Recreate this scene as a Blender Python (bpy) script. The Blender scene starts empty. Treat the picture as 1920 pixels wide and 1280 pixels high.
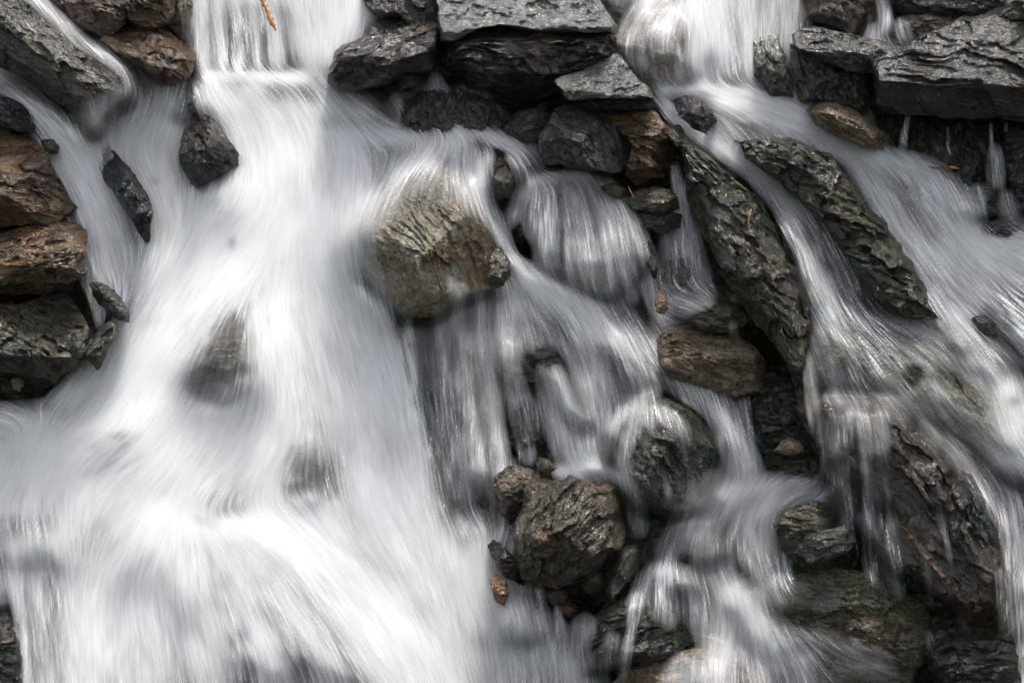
import bpy, math, time
import numpy as np
from mathutils import Vector, Matrix
T0 = time.time()
scene = bpy.context.scene
C = scene.collection
# ------------------------------------------------------------------ camera
PITCH = math.radians(-20.0)
DIST, PX = 9.0, 0.0025                  # metres to the middle of the cascade, metres per unit there
cam_d = bpy.data.cameras.new('camera'); cam = bpy.data.objects.new('camera', cam_d); C.objects.link(cam)
cam_d.sensor_width = 36.0
cam_d.lens = 36.0 * DIST / (1920 * PX)
cam_d.clip_end = 500.0
cam.location = (0, 0, 6.0)
cam.rotation_euler = (math.radians(90) + PITCH, 0, 0)
scene.camera = cam
F = np.array([0, math.cos(PITCH), math.sin(PITCH)])
U = np.array([0, -math.sin(PITCH), math.cos(PITCH)])
R_ = np.array([1.0, 0, 0]); O_ = np.array([0, 0, 6.0])
# ------------------------------------------------------------------ light
SUN_EL, SUN_AZ = math.radians(66), math.radians(18)      # azimuth measured from +Y towards +X
world = bpy.data.worlds.new('World'); scene.world = world; world.use_nodes = True
wn = world.node_tree; bg = wn.nodes['Background']
sky = wn.nodes.new('ShaderNodeTexSky'); sky.sky_type = 'NISHITA'; sky.sun_disc = False
sky.sun_elevation = SUN_EL; sky.sun_rotation = SUN_AZ; sky.air_density = 1.0; sky.dust_density = 3.5; sky.ozone_density = 1.0
hs = wn.nodes.new('ShaderNodeHueSaturation'); hs.inputs['Saturation'].default_value = 0.30
wn.links.new(sky.outputs[0], hs.inputs['Color']); wn.links.new(hs.outputs[0], bg.inputs[0]); bg.inputs[1].default_value = 0.15
sl = bpy.data.lights.new('sun', 'SUN'); sl.energy = 1.7; sl.angle = math.radians(13.0); sl.color = (1.0, 0.94, 0.86)
so = bpy.data.objects.new('sun', sl); C.objects.link(so)
sdir = Vector((math.sin(SUN_AZ) * math.cos(SUN_EL), math.cos(SUN_AZ) * math.cos(SUN_EL), math.sin(SUN_EL)))
so.rotation_euler = sdir.to_track_quat('Z', 'Y').to_euler(); so.location = (2, 4, 14)
scene.view_settings.view_transform = 'Standard'; scene.view_settings.look = 'None'
scene.view_settings.exposure = 1.16; scene.view_settings.gamma = 1.0
scene.render.engine = 'CYCLES'
scene.cycles.transparent_max_bounces = 32
scene.cycles.max_bounces = 7

# ------------------------------------------------------------------ numbers
SLOPE = 0.27
def to_world(x, y, d):
    """x, y run over the cliff in 2.5 mm units, d is how far a point stands out from the slope."""
    x = np.asarray(x, float); y = np.asarray(y, float); d = np.asarray(d, float)
    top = np.clip(-60 - y, 0, None)
    t = DIST - (d + SLOPE * (y - 640)) * PX + 0.02 * top * top * PX
    a = (x - 960) * PX / DIST * t; b = (640 - y) * PX / DIST * t
    return O_ + a[..., None] * R_ + b[..., None] * U + t[..., None] * F

_rng = np.random.RandomState(7)
_perm = np.concatenate([_rng.permutation(256)] * 3)
_g = _rng.normal(size=(256, 3)); _g /= np.linalg.norm(_g, axis=1)[:, None]
def perlin(p):
    i = np.floor(p).astype(int); f = p - i; i &= 255
    u = f * f * f * (f * (f * 6 - 15) + 10)
    def gr(dx, dy, dz):
        h = _perm[_perm[_perm[(i[..., 0] + dx) & 255] + ((i[..., 1] + dy) & 255)] + ((i[..., 2] + dz) & 255)]
        g = _g[h]
        return g[..., 0] * (f[..., 0] - dx) + g[..., 1] * (f[..., 1] - dy) + g[..., 2] * (f[..., 2] - dz)
    def L(a, b, t): return a + (b - a) * t
    x00 = L(gr(0, 0, 0), gr(1, 0, 0), u[..., 0]); x10 = L(gr(0, 1, 0), gr(1, 1, 0), u[..., 0])
    x01 = L(gr(0, 0, 1), gr(1, 0, 1), u[..., 0]); x11 = L(gr(0, 1, 1), gr(1, 1, 1), u[..., 0])
    return L(L(x00, x10, u[..., 1]), L(x01, x11, u[..., 1]), u[..., 2]) * 1.5
def fbm(p, o=4, lac=2.03, gain=0.5, ridged=False):
    s = 0; a = 1.0; n = 0
    for k in range(o):
        v = perlin(p + 17.3 * k)
        if ridged: v = 1 - 2 * np.abs(v)
        s = s + a * v; n += a; a *= gain; p = p * lac
    return s / n
def box1(a, r, ax):
    if r < 1: return a
    pad = [(0, 0)] * a.ndim; pad[ax] = (r + 1, r)
    c = np.cumsum(np.pad(a, pad, mode='edge'), axis=ax)
    n = a.shape[ax]
    s1 = [slice(None)] * a.ndim; s0 = [slice(None)] * a.ndim
    s1[ax] = slice(2 * r + 1, 2 * r + 1 + n); s0[ax] = slice(0, n)
    return (c[tuple(s1)] - c[tuple(s0)]) / (2 * r + 1)
def blur(a, r):
    r = int(round(r))
    for _ in range(3): a = box1(box1(a, r, 0), r, 1)
    return a
def maxf(a, r):
    for ax in (0, 1):
        b = a.copy()
        for k in range(1, r + 1):
            if ax == 0: b[k:] = np.maximum(b[k:], a[:-k]); b[:-k] = np.maximum(b[:-k], a[k:])
            else: b[:, k:] = np.maximum(b[:, k:], a[:, :-k]); b[:, :-k] = np.maximum(b[:, :-k], a[:, k:])
        a = b
    return a
def chips(P, seed):
    """broken planes: every cell has its own tilt and level"""
    P = P + 0.35 * np.stack([fbm(np.concatenate([P * 1.3, np.zeros(P.shape[:-1] + (1,))], -1) + 5 + k * 9, 3) for k in (0, 1)], -1) * 2
    ip = np.floor(P).astype(int); best = np.full(P.shape[:-1], 1e9); out = np.zeros(P.shape[:-1])
    for dx in (-1, 0, 1):
        for dy in (-1, 0, 1):
            cx, cy = ip[..., 0] + dx, ip[..., 1] + dy
            h = _perm[_perm[(cx + seed) & 255] + ((cy + seed * 3) & 255)]
            g = _g[h]; g2 = _g[(h * 7 + 13) & 255]
            rx, ry = P[..., 0] - cx - 0.5 - 0.4 * g2[..., 0], P[..., 1] - cy - 0.5 - 0.4 * g2[..., 1]
            d = rx * rx + ry * ry
            v = 0.9 * (g[..., 0] * rx + g[..., 1] * ry) + 0.45 * g[..., 2]
            k = d < best; best = np.where(k, d, best); out = np.where(k, v, out)
    return out
def sstep(a, b, x):
    t = np.clip((x - a) / (b - a), 0, 1); return t * t * (3 - 2 * t)

# ------------------------------------------------------------------ materials
def N(nt, t, **kw):
    n = nt.nodes.new(t)
    for k, v in kw.items(): setattr(n, k, v)
    return n
def mat_rock(name, c1, c2, c3, vein=(0.3, 0.22, 0.13), vein_amt=0.0, moss=0.0, rough=0.25, bump=1.0, patch=0.5, stretch=3.0, fine=1.0):
    m = bpy.data.materials.new(name); m.use_nodes = True; nt = m.node_tree; ln = nt.links.new
    b = nt.nodes['Principled BSDF']
    def wet(c, f=0.58):                 # wet stone: darker and a little richer
        g = sum(c) / 3
        return tuple(max(0.004, (g + (v - g) * 2.0) * f * (1.06, 1.0, 0.90)[i]) for i, v in enumerate(c))
    c1, c2, c3, vein = wet(c1), wet(c2), wet(c3), tuple(v * 0.62 + 0.01 for v in vein)
    at = N(nt, 'ShaderNodeAttribute', attribute_name='grain')
    mp = N(nt, 'ShaderNodeMapping'); mp.inputs['Scale'].default_value = (1, stretch, 1); ln(at.outputs['Vector'], mp.inputs[0])
    def noise(scale, det=6, rg=0.55, dist=0.0, src=None):
        n = N(nt, 'ShaderNodeTexNoise'); n.inputs['Scale'].default_value = scale; n.inputs['Detail'].default_value = det
        n.inputs['Roughness'].default_value = rg; n.inputs['Distortion'].default_value = dist
        ln(src or at.outputs['Vector'], n.inputs['Vector']); return n.outputs['Fac']
    def ramp(src, a, bb, c0=(0, 0, 0, 1), c1_=(1, 1, 1, 1)):
        r = N(nt, 'ShaderNodeValToRGB'); r.color_ramp.elements[0].position = a; r.color_ramp.elements[1].position = bb
        r.color_ramp.elements[0].color = c0; r.color_ramp.elements[1].color = c1_; ln(src, r.inputs[0]); return r.outputs[0]
    def mix(f, A, B):
        x = N(nt, 'ShaderNodeMix', data_type='RGBA')
        if isinstance(f, float): x.inputs[0].default_value = f
        else: ln(f, x.inputs[0])
        for v, s in ((A, x.inputs[6]), (B, x.inputs[7])):
            if isinstance(v, tuple): s.default_value = (*v, 1)
            else: ln(v, s)
        return x.outputs[2]
    n1 = noise(4.0, 8, 0.62, 0.3); n2 = noise(9.0, 8, 0.65, 0.6, mp.outputs[0]); n3 = noise(38.0, 6, 0.7, 0.2, mp.outputs[0])
    col = mix(ramp(n1, 0.42, 0.58), c1, c2)
    col = mix(ramp(n2, 0.62 - 0.22 * patch, 0.70 - 0.10 * patch), col, c3)
    dk = tuple(v * 0.28 for v in c1)
    col = mix(ramp(n3, 0.36, 0.60), dk, col)
    sp = noise(160.0, 3, 0.8)
    lt = tuple(min(0.6, v * 1.9 + 0.02) for v in c2)
    col = mix(ramp(sp, 0.60, 0.72), col, lt)
    if vein_amt > 0:
        vn = noise(3.0, 5, 0.55, 1.2, mp.outputs[0])
        col = mix(ramp(vn, 0.60 - 0.12 * vein_amt, 0.68 - 0.08 * vein_amt), col, vein)
    if moss > 0:
        mn = noise(14.0, 6, 0.7)
        col = mix(ramp(mn, 0.62 - 0.25 * moss, 0.70 - 0.2 * moss), col, (0.040, 0.058, 0.010))
    ln(col, b.inputs['Base Color'])
    rr = N(nt, 'ShaderNodeMapRange'); ln(noise(20.0, 5, 0.6), rr.inputs[0]); rr.inputs[1].default_value = 0.35; rr.inputs[2].default_value = 0.65
    rr.inputs[3].default_value = rough * 0.25; rr.inputs[4].default_value = rough * 0.95; ln(rr.outputs[0], b.inputs['Roughness'])
    b.inputs['IOR'].default_value = 1.6
    b.inputs['Specular IOR Level'].default_value = 0.9
    b1 = N(nt, 'ShaderNodeBump'); b1.inputs['Strength'].default_value = min(1, 0.95 * bump); b1.inputs['Distance'].default_value = 0.026
    ln(ramp(noise(13.0, 9, 0.66, 0.9, mp.outputs[0]), 0.36, 0.60), b1.inputs['Height'])
    b2 = N(nt, 'ShaderNodeBump'); b2.inputs['Strength'].default_value = min(1, 0.9 * bump * fine); b2.inputs['Distance'].default_value = 0.010
    ln(ramp(noise(48.0, 5, 0.66, 1.6, mp.outputs[0]), 0.36, 0.62), b2.inputs['Height']); ln(b1.outputs[0], b2.inputs['Normal'])
    ln(b2.outputs[0], b.inputs['Normal'])
    return m
M = {
 'dark':   mat_rock('dark_schist', (0.020, 0.020, 0.018), (0.038, 0.036, 0.030), (0.055, 0.042, 0.026), rough=0.22, vein_amt=0.3, vein=(0.11, 0.07, 0.035), stretch=4.0),
 'block':  mat_rock('black_schist', (0.016, 0.018, 0.020), (0.028, 0.030, 0.032), (0.030, 0.026, 0.018), rough=0.20, stretch=2.0),
 'grey':   mat_rock('grey_schist', (0.060, 0.065, 0.062), (0.10, 0.105, 0.095), (0.20, 0.17, 0.11), rough=0.30, patch=0.62, stretch=1.6),
 'green':  mat_rock('green_schist', (0.050, 0.062, 0.050), (0.10, 0.115, 0.095), (0.13, 0.12, 0.085), rough=0.25, stretch=3.0),
 'slab':   mat_rock('smooth_slab', (0.055, 0.062, 0.060), (0.085, 0.092, 0.088), (0.070, 0.080, 0.065), rough=0.24, bump=0.6, stretch=1.5),
 'rough':  mat_rock('crusted_slab', (0.055, 0.056, 0.050), (0.12, 0.12, 0.11), (0.030, 0.028, 0.020), rough=0.18, bump=1.0, stretch=1.6),
 'brown':  mat_rock('brown_gneiss', (0.085, 0.050, 0.024), (0.20, 0.125, 0.055), (0.036, 0.024, 0.015), rough=0.22, vein_amt=0.7, vein=(0.42, 0.25, 0.11), stretch=2.4),
 'olive':  mat_rock('olive_schist', (0.036, 0.032, 0.018), (0.065, 0.055, 0.028), (0.050, 0.060, 0.038), rough=0.22, moss=0.3, stretch=2.2, vein_amt=0.3, vein=(0.12, 0.075, 0.035)),
 'moss':   mat_rock('mossy_schist', (0.026, 0.023, 0.015), (0.046, 0.038, 0.024), (0.070, 0.060, 0.042), rough=0.22, moss=0.6, vein_amt=0.2, vein=(0.12,0.075,0.03), stretch=3.0),
 'algae':  mat_rock('algae_schist', (0.16, 0.17, 0.13), (0.26, 0.26, 0.20), (0.12, 0.13, 0.10), rough=0.3, stretch=2.5),
 'tan':    mat_rock('tan_gneiss', (0.30, 0.25, 0.20), (0.48, 0.41, 0.33), (0.22, 0.20, 0.17), rough=0.32, vein_amt=0.3, vein=(0.34, 0.20, 0.11), stretch=2.0),
 'centre': mat_rock('mottled_gneiss', (0.42, 0.42, 0.36), (0.66, 0.54, 0.43), (0.36, 0.27, 0.22), rough=0.34, vein_amt=0.5, vein=(0.30, 0.24, 0.155), stretch=1.3, patch=0.55),
 'pitted': mat_rock('pitted_gneiss', (0.075, 0.065, 0.048), (0.15, 0.13, 0.095), (0.22, 0.20, 0.16), rough=0.25, vein_amt=0.3, vein=(0.26, 0.18, 0.10), stretch=1.4, patch=0.6),
 'vein':   mat_rock('veined_schist', (0.036, 0.030, 0.020), (0.075, 0.060, 0.038), (0.055, 0.045, 0.030), rough=0.22, vein_amt=0.25, vein=(0.24, 0.14, 0.07), stretch=3.5),
 'orange': mat_rock('orange_stone', (0.36, 0.24, 0.17), (0.52, 0.36, 0.26), (0.40, 0.30, 0.20), rough=0.35),
 'bed':    mat_rock('wet_bedrock', (0.028, 0.028, 0.022), (0.060, 0.056, 0.042), (0.045, 0.050, 0.040), rough=0.24, vein_amt=0.2, vein=(0.12, 0.085, 0.05), stretch=2.0),
}

def make_mesh(name, V, Fq, mat, attrs=None, tri=None, org=None):
    me = bpy.data.meshes.new(name)
    V = np.asarray(V, np.float32)
    if org is not None: V = V - np.asarray(org, np.float32)
    nv = len(V); nq = len(Fq); nt = 0 if tri is None else len(tri)
    me.vertices.add(nv); me.vertices.foreach_set('co', V.ravel())
    loops = np.asarray(Fq, np.int32).ravel()
    starts = np.arange(nq) * 4
    if nt:
        starts = np.concatenate([starts, nq * 4 + np.arange(nt) * 3]); loops = np.concatenate([loops, np.asarray(tri, np.int32).ravel()])
    me.loops.add(len(loops)); me.loops.foreach_set('vertex_index', loops.astype(np.int32))
    me.polygons.add(nq + nt); me.polygons.foreach_set('loop_start', starts.astype(np.int32))
    me.update(calc_edges=True)
    me.polygons.foreach_set('use_smooth', np.ones(nq + nt, bool))
    for k, v in (attrs or {}).items():
        v = np.asarray(v, np.float32)
        if v.ndim == 2:
            a = me.attributes.new(k, 'FLOAT_VECTOR', 'POINT'); a.data.foreach_set('vector', v.ravel())
        else:
            a = me.attributes.new(k, 'FLOAT', 'POINT'); a.data.foreach_set('value', v)
    me.materials.append(mat); me.update()
    o = bpy.data.objects.new(name, me)
    if org is not None: o.location = tuple(float(q) for q in org)
    C.objects.link(o)
    return o

# ------------------------------------------------------------------ height grid of the wet ground (for draping the water)
GS = 2
GX0, GX1, GY0, GY1 = -170, 2090, -170, 1450
gx = np.arange(GX0, GX1, GS, dtype=float); gy = np.arange(GY0, GY1, GS, dtype=float)
NX, NY = len(gx), len(gy)
GXX, GYY = np.meshgrid(gx, gy)
def bumps(x, y, lst):
    h = np.zeros_like(x)
    for (cx, cy, rx, ry, a, ht) in lst:
        ca, sa = math.cos(math.radians(a)), math.sin(math.radians(a))
        u = ((x - cx) * ca + (y - cy) * sa) / rx; v = (-(x - cx) * sa + (y - cy) * ca) / ry
        h = h + ht * np.exp(-(u * u + v * v) * 1.4)
    return h
# hidden swells of the bed that heave the water, and the hollows between the blocks: x, y, rx, ry, angle, height
SWELL = [(500, 1140, 360, 150, 38, 70), (250, 1000, 120, 90, 0, 34), (560, 420, 130, 60, 0, 36), (300, 560, 120, 50, 0, 18),
  (620, 660, 120, 160, 0, 30), (430, 190, 60, 40, 0, 22), (240, 780, 150, 50, 0, 26), (700, 950, 90, 120, 0, 26), (560, 165, 120, 22, 0, 26),
  (1075, 345, 80, 40, 0, 30), (1720, 340, 90, 60, 30, 30), (1800, 480, 90, 60, 30, 24), (90, 860, 80, 50, 0, 26), (880, 1070, 80, 70, 0, 24),
  (1400, 200, 140, 30, 10, 22), (1245, 1080, 60, 40, 0, 24), (1380, 1120, 50, 50, 0, 20), (620, 40, 120, 80, 0, 16), (1350, 30, 70, 30, 0, 30),
  (500, -20, 260, 60, 0, 30), (440, 310, 50, 30, 0, 20), (1900, 760, 50, 60, 0, 30)]
HOLLOW = [(1000, 215, 110, 26, 0, -90), (1240, 420, 50, 100, 10, -80), (1440, 760, 70, 110, 20, -70), (1760, 290, 120, 60, 10, -100),
  (1120, 1130, 60, 40, 0, -80), (1000, 450, 28, 60, 0, -80), (800, 770, 45, 190, 0, -60), (1460, 640, 40, 60, 30, -60), (40, 556, 110, 12, 0, -60),
  (1640, 1090, 60, 100, 0, -60), (1700, 1180, 120, 50, 20, -50), (1540, 160, 60, 40, 0, -50), (450, 80, 110, 60, 0, -40), (140, 110, 30, 60, 0, -20),
  (1460, 110, 50, 60, 0, -30), (1840, 330, 120, 60, 0, -70)]
def bed_h(x, y):
    P = np.stack([x * 0.006, y * 0.006, np.zeros_like(x)], -1)
    h = 26 * fbm(P, 3) + 20 * fbm(P * 3.1 + 5, 4, ridged=True) - 18
    return h + 0.5 * bumps(x, y, SWELL) + 0.7 * bumps(x, y, HOLLOW)
HW = bed_h(GXX, GYY)                      # wet ground
HMAX = HW.copy()

# ------------------------------------------------------------------ rocks
def smooth_outline(pts, step=3.2):
    p = np.array(pts, float); n = len(p)
    q = []
    for i in range(n):
        p0, p1, p2, p3 = p[i - 1], p[i], p[(i + 1) % n], p[(i + 2) % n]
        L = np.linalg.norm(p2 - p1); k = max(2, int(L / step))
        t = (np.arange(k) / k)[:, None]
        s = 0.25                            # nearer between a polygon and a curve: broken rock
        m1 = (p2 - p0) * 0.5 * s + (p2 - p1) * (1 - s); m2 = (p3 - p1) * 0.5 * s + (p2 - p1) * (1 - s)
        h = (2 * t**3 - 3 * t**2 + 1) * p1 + (t**3 - 2 * t**2 + t) * m1 + (-2 * t**3 + 3 * t**2) * p2 + (t**3 - t**2) * m2
        q.append(h)
    return np.concatenate(q)
def nearest_on(sp, P):
    sp = np.array(sp, float)
    if len(sp) == 1: return np.repeat(sp, len(P), 0)
    best = np.full(len(P), 1e18); out = np.zeros_like(P)
    for a, b in zip(sp[:-1], sp[1:]):
        ab = b - a; t = np.clip(((P - a) @ ab) / (ab @ ab), 0, 1); c = a + t[:, None] * ab
        d = ((P - c)**2).sum(1); k = d < best; best[k] = d[k]; out[k] = c[k]
    return out
rock_no = 0
def rock(label, mat, pts, d=45, T=None, spine=None, planes=(), facets=9, strata=0, wet=False, rough=1.0, lay=0.4, name='rock', cat='rock', seed=None, keep=0.82):
    """pts: outline; d: how far its rim stands out; T: bulge; planes: (c, gx, gy) flat faces; strata: angle of the layering."""
    global rock_no
    rock_no += 1
    rs = np.random.RandomState(seed if seed is not None else rock_no * 13 + 5)
    ol = smooth_outline(pts)
    area = 0.5 * abs(np.sum(ol[:, 0] * np.roll(ol[:, 1], -1) - ol[:, 1] * np.roll(ol[:, 0], -1)))
    cen = np.array([np.mean(ol[:, 0]), np.mean(ol[:, 1])])
    sp = spine or [tuple(cen)]
    S = nearest_on(sp, ol)
    nth = len(ol); rad = np.linalg.norm(ol - S, axis=1); Rm = float(np.mean(rad))
    size = math.sqrt(area)
    if T is None: T = 0.42 * size * (0.75 if spine else 1)
    nr = int(np.clip(rad.max() / 3.0, 6, 90))
    r = (np.arange(nr + 1) / nr); r = 1 - (1 - r)**1.15
    XY = S[None] + (ol - S)[None] * r[:, None, None]          # (nr+1, nth, 2)
    rr = np.repeat(r[:, None], nth, 1)
    Lx = (XY[..., 0] - S[None, :, 0]) / Rm; Ly = (XY[..., 1] - S[None, :, 1]) / Rm
    h = T * (1 - rr**2.6)**0.62
    for k in range(facets):
        n = rs.normal(size=3); n[2] = abs(n[2]) + 0.35; n /= np.linalg.norm(n)
        kk = rs.uniform(keep - 0.1, keep + 0.12)
        h = np.minimum(h, T * (kk - n[0] * Lx - n[1] * Ly) / n[2])
    dx = XY[..., 0] - cen[0]; dy = XY[..., 1] - cen[1]
    for (c, a, b) in planes: h = np.minimum(h, c + a * dx + b * dy)
    h = h + d
    P3 = np.stack([XY[..., 0], XY[..., 1], h], -1)
    off = rs.uniform(0, 90, 3)
    a = math.radians(strata); ca, sa = math.cos(a), math.sin(a)
    def grain(P):
        u = P[..., 0] * ca + P[..., 1] * sa; v = -P[..., 0] * sa + P[..., 1] * ca
        return np.stack([u, v, P[..., 2]], -1)
    amp = min(9.0, 0.055 * size + 1.0) * rough
    G = grain(P3)
    edge = 0.35 + 0.65 * (1 - rr)**0.4
    q = G * np.array([1, 2.2, 1.4]) / max(40, size * 0.7)
    hN = amp * 1.0 * fbm(q + off, 5) + amp * 0.25 * (fbm(q * 2.6 + off + 9, 4, ridged=True) - 0.4)
    c1_, c2_ = max(22, size * 0.17), max(11, size * 0.065)
    Gw = G[..., :2] + 0.35 * G[..., 2:3]
    hN = hN + amp * 1.25 * chips(Gw * np.array([0.6, 1.35]) / c1_ + off[:2], rock_no) + min(amp, 5) * 0.75 * chips(Gw * np.array([0.6, 1.4]) / c2_ + off[1:], rock_no + 40)
    # layering: stepped ledges along the grain
    lv = (G[..., 1] + 0.5 * G[..., 2]) / max(11, size * 0.085) + 3.0 * fbm(q * 1.1 + off + 31, 4)
    st = lv - np.floor(lv); st = np.minimum(st / 0.8, (1 - st) / 0.2)
    pm = sstep(-0.15, 0.35, fbm(q * 1.3 + off + 83, 3))
    hN = hN + lay * amp * 0.8 * (st - 0.5) * pm
    hN = hN + 2.6 * rough * (fbm(G * np.array([1, 1.8, 1.4]) * 0.055 + off, 4, ridged=True) - 0.3)
    P3[..., 2] += hN * edge
    wob = amp * 0.75
    P3[..., 0] += wob * fbm(q * 2.0 + off + 50, 4) * 1.6; P3[..., 1] += wob * fbm(q * 2.0 + off + 70, 4) * 1.6
    # back half
    Pb = P3[:-1].copy(); rb = rr[:-1]
    Pb[..., 2] = np.minimum(d - 0.9 * T * np.sqrt(1 - rb**2), P3[:-1, :, 2] - 6 * (1 - rb) - 1.0)
    Pb[..., 2] = Pb[..., 2] * 1.0
    fidx = np.arange((nr + 1) * nth).reshape(nr + 1, nth)
    if len(sp) == 1: fidx[0, :] = 0
    bidx = (nr + 1) * nth + np.arange(nr * nth).reshape(nr, nth)
    if len(sp) == 1: bidx[0, :] = bidx[0, 0]
    bidx = np.concatenate([bidx, fidx[-1:]])
    # collapse poles to their mean
    if len(sp) == 1:
        P3[0] = P3[0].mean(0); Pb[0] = Pb[0].mean(0)
    Pa = np.concatenate([P3.reshape(-1, 3), Pb.reshape(-1, 3)])
    W = to_world(Pa[:, 0], Pa[:, 1], Pa[:, 2])
    def quads(ix, flip):
        A, B = ix[:-1], ix[1:]
        q_ = np.stack([A, B, np.roll(B, -1, 1), np.roll(A, -1, 1)], -1)
        s0 = 1 if len(sp) == 1 else 0
        qd = q_[s0:].reshape(-1, 4)
        tr = q_[0][:, [0, 1, 2]] if s0 else np.zeros((0, 3), int)
        if flip: qd = qd[:, ::-1]; tr = tr[:, ::-1]
        return qd, tr
    o_ = np.sum(ol[:, 0] * np.roll(ol[:, 1], -1) - ol[:, 1] * np.roll(ol[:, 0], -1)) > 0
    q1, t1 = quads(fidx, o_); q2, t2 = quads(bidx, not o_)
    gr = (grain(Pa) * PX + off)
    org = to_world(cen[0], cen[1], d)
    ob = make_mesh(name, W, np.concatenate([q1, q2]), M[mat] if isinstance(mat, str) else mat, {'grain': gr}, np.concatenate([t1, t2]), org)
    ob['label'] = label; ob['category'] = cat; ob['group'] = 'boulders and stones of the cascade'
    if wet:
        # dense samples of the front go into the wet ground grid
        Pf = P3.reshape(-1, 3)
        ix = np.round((Pf[:, 0] - GX0) / GS).astype(int); iy = np.round((Pf[:, 1] - GY0) / GS).astype(int)
        ok = (ix >= 1) & (ix < NX - 1) & (iy >= 1) & (iy < NY - 1)
        for ddx in (-1, 0, 1):
            for ddy in (-1, 0, 1):
                np.maximum.at(HW, (iy[ok] + ddy, ix[ok] + ddx), Pf[ok, 2])
    return ob
# ---- upper left
rock('large grey boulder with ochre lichen patches in the upper left corner', 'grey',
     [(-90,-60),(40,-60),(62,0),(110,45),(170,90),(215,113),(240,138),(250,162),(244,185),(215,202),(196,228),(172,252),(150,228),(122,200),(60,168),(0,142),(-90,120)],
     d=48, T=90, spine=[(-20,20),(90,100),(180,170)], strata=35, wet=True, keep=0.9)
rock('dark brown angular rock at the top edge left of the sunlit waterfall', 'brown',
     [(100,-50),(345,-50),(328,10),(318,48),(265,60),(240,40),(205,78),(180,66),(140,40)], d=50, T=60, strata=30, lay=0.8)
rock('smooth ochre rock behind the left edge of the sunlit waterfall', 'tan',
     [(320,-40),(372,-40),(366,20),(358,78),(335,72),(318,50)], d=-8, T=36)
rock('dark brown rock with ribbed tip beside the left foot of the sunlit waterfall', 'brown',
     [(185,76),(205,62),(240,40),(282,45),(325,68),(352,80),(370,98),(366,126),(350,152),(322,160),(290,158),(262,128),(215,100)],
     d=62, T=62, spine=[(230,75),(320,118)], strata=28, lay=1.0, planes=[(46,0.1,1.2)])
rock('small round reddish stone wedged on the dark brown rock near the top edge', 'brown', [(224,-4),(238,-8),(244,4),(236,14),(226,10)], d=112, T=10)
rock('dark wet rock at the left edge under the arching stream', 'dark',
     [(-80,165),(0,176),(42,194),(66,222),(70,240),(45,250),(0,238),(-80,232)], d=52, T=36, strata=10)
rock('flat dark stone half hidden behind the glossy brown boulder at the left edge', 'olive', [(76,262),(98,260),(112,276),(108,288),(86,288)], d=50, T=16)
rock('glossy brown boulder with black sheen at the left edge, over the golden slab', 'brown',
     [(-100,226),(0,236),(45,253),(88,286),(108,330),(132,368),(150,396),(144,412),(100,428),(60,420),(0,426),(-100,430)],
     d=62, T=105, spine=[(-60,330),(60,350)], strata=15, lay=0.7, planes=[(58,0.15,1.1),(84,-0.7,-0.1)])
rock('golden brown slab with layered wet face below the glossy boulder at the left edge', 'brown',
     [(-100,418),(0,436),(36,426),(92,414),(132,414),(158,432),(162,480),(160,516),(126,540),(92,552),(0,553),(-100,552)],
     d=66, T=70, spine=[(-60,485),(100,482)], strata=-12, lay=1.0, planes=[(58,0,0.8)])
rock('large dark olive rock under the golden brown slab at the left edge', 'olive',
     [(-100,566),(40,568),(100,548),(136,558),(158,596),(176,632),(162,655),(146,682),(122,702),(78,736),(60,746),(44,722),(20,704),(-100,690)],
     d=50, T=90, spine=[(-50,630),(90,640)], strata=30, planes=[(66,-0.3,0.7)])
rock('small tilted grey green stone between the golden slab and the white water', 'green',
     [(168,530),(190,529),(215,545),(238,572),(244,604),(226,602),(196,580),(174,556)], d=58, T=26, spine=[(188,545),(226,588)], strata=50, lay=1.0)
rock('narrow brown stone with a pale vein leaning over the lower left stream', 'olive',
     [(205,600),(220,605),(223,626),(206,652),(195,674),(184,695),(166,676),(146,676),(163,644),(184,616)], d=64, T=28, spine=[(208,618),(172,668)], strata=-55)
rock('small rounded greenish pebble resting against the large dark olive rock', 'green', [(129,648),(139,635),(155,639),(163,652),(152,672),(136,668)], d=104, T=16, facets=4)
rock('tiny tan pebble low in the corner of the dark olive rock by the left edge', 'tan', [(20,712),(34,704),(46,718),(38,734),(24,730)], d=60, T=12, facets=3)
# ---- fins in the left stream
rock('pointed dark fin of rock splitting the left stream', 'block',
     [(175,290),(183,266),(200,267),(226,298),(256,330),(280,368),(287,400),(282,440),(276,474),(262,442),(235,394),(200,342),(177,312)],
     d=56, T=38, spine=[(195,290),(262,400)], strata=60, planes=[(30,0.9,0.3)])
rock('dark pyramid shaped rock in the pool above the white cascade', 'dark',
     [(338,262),(352,232),(368,212),(382,208),(404,224),(422,250),(444,282),(462,304),(440,314),(404,334),(372,352),(346,330),(334,290)],
     d=38, T=52, strata=48, lay=0.7, planes=[(50,0.5,0.8),(50,-0.9,0.0)])
rock('small dark stone just behind the pyramid shaped rock, half under water', 'dark', [(322,205),(338,186),(358,176),(374,190),(368,212),(344,222)], d=26, T=22, wet=True)
rock('dark sunken stone below the pyramid rock with water curling over it', 'dark', [(385,380),(410,350),(440,345),(455,370),(430,395),(400,400)], d=16, T=22, wet=True)
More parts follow.
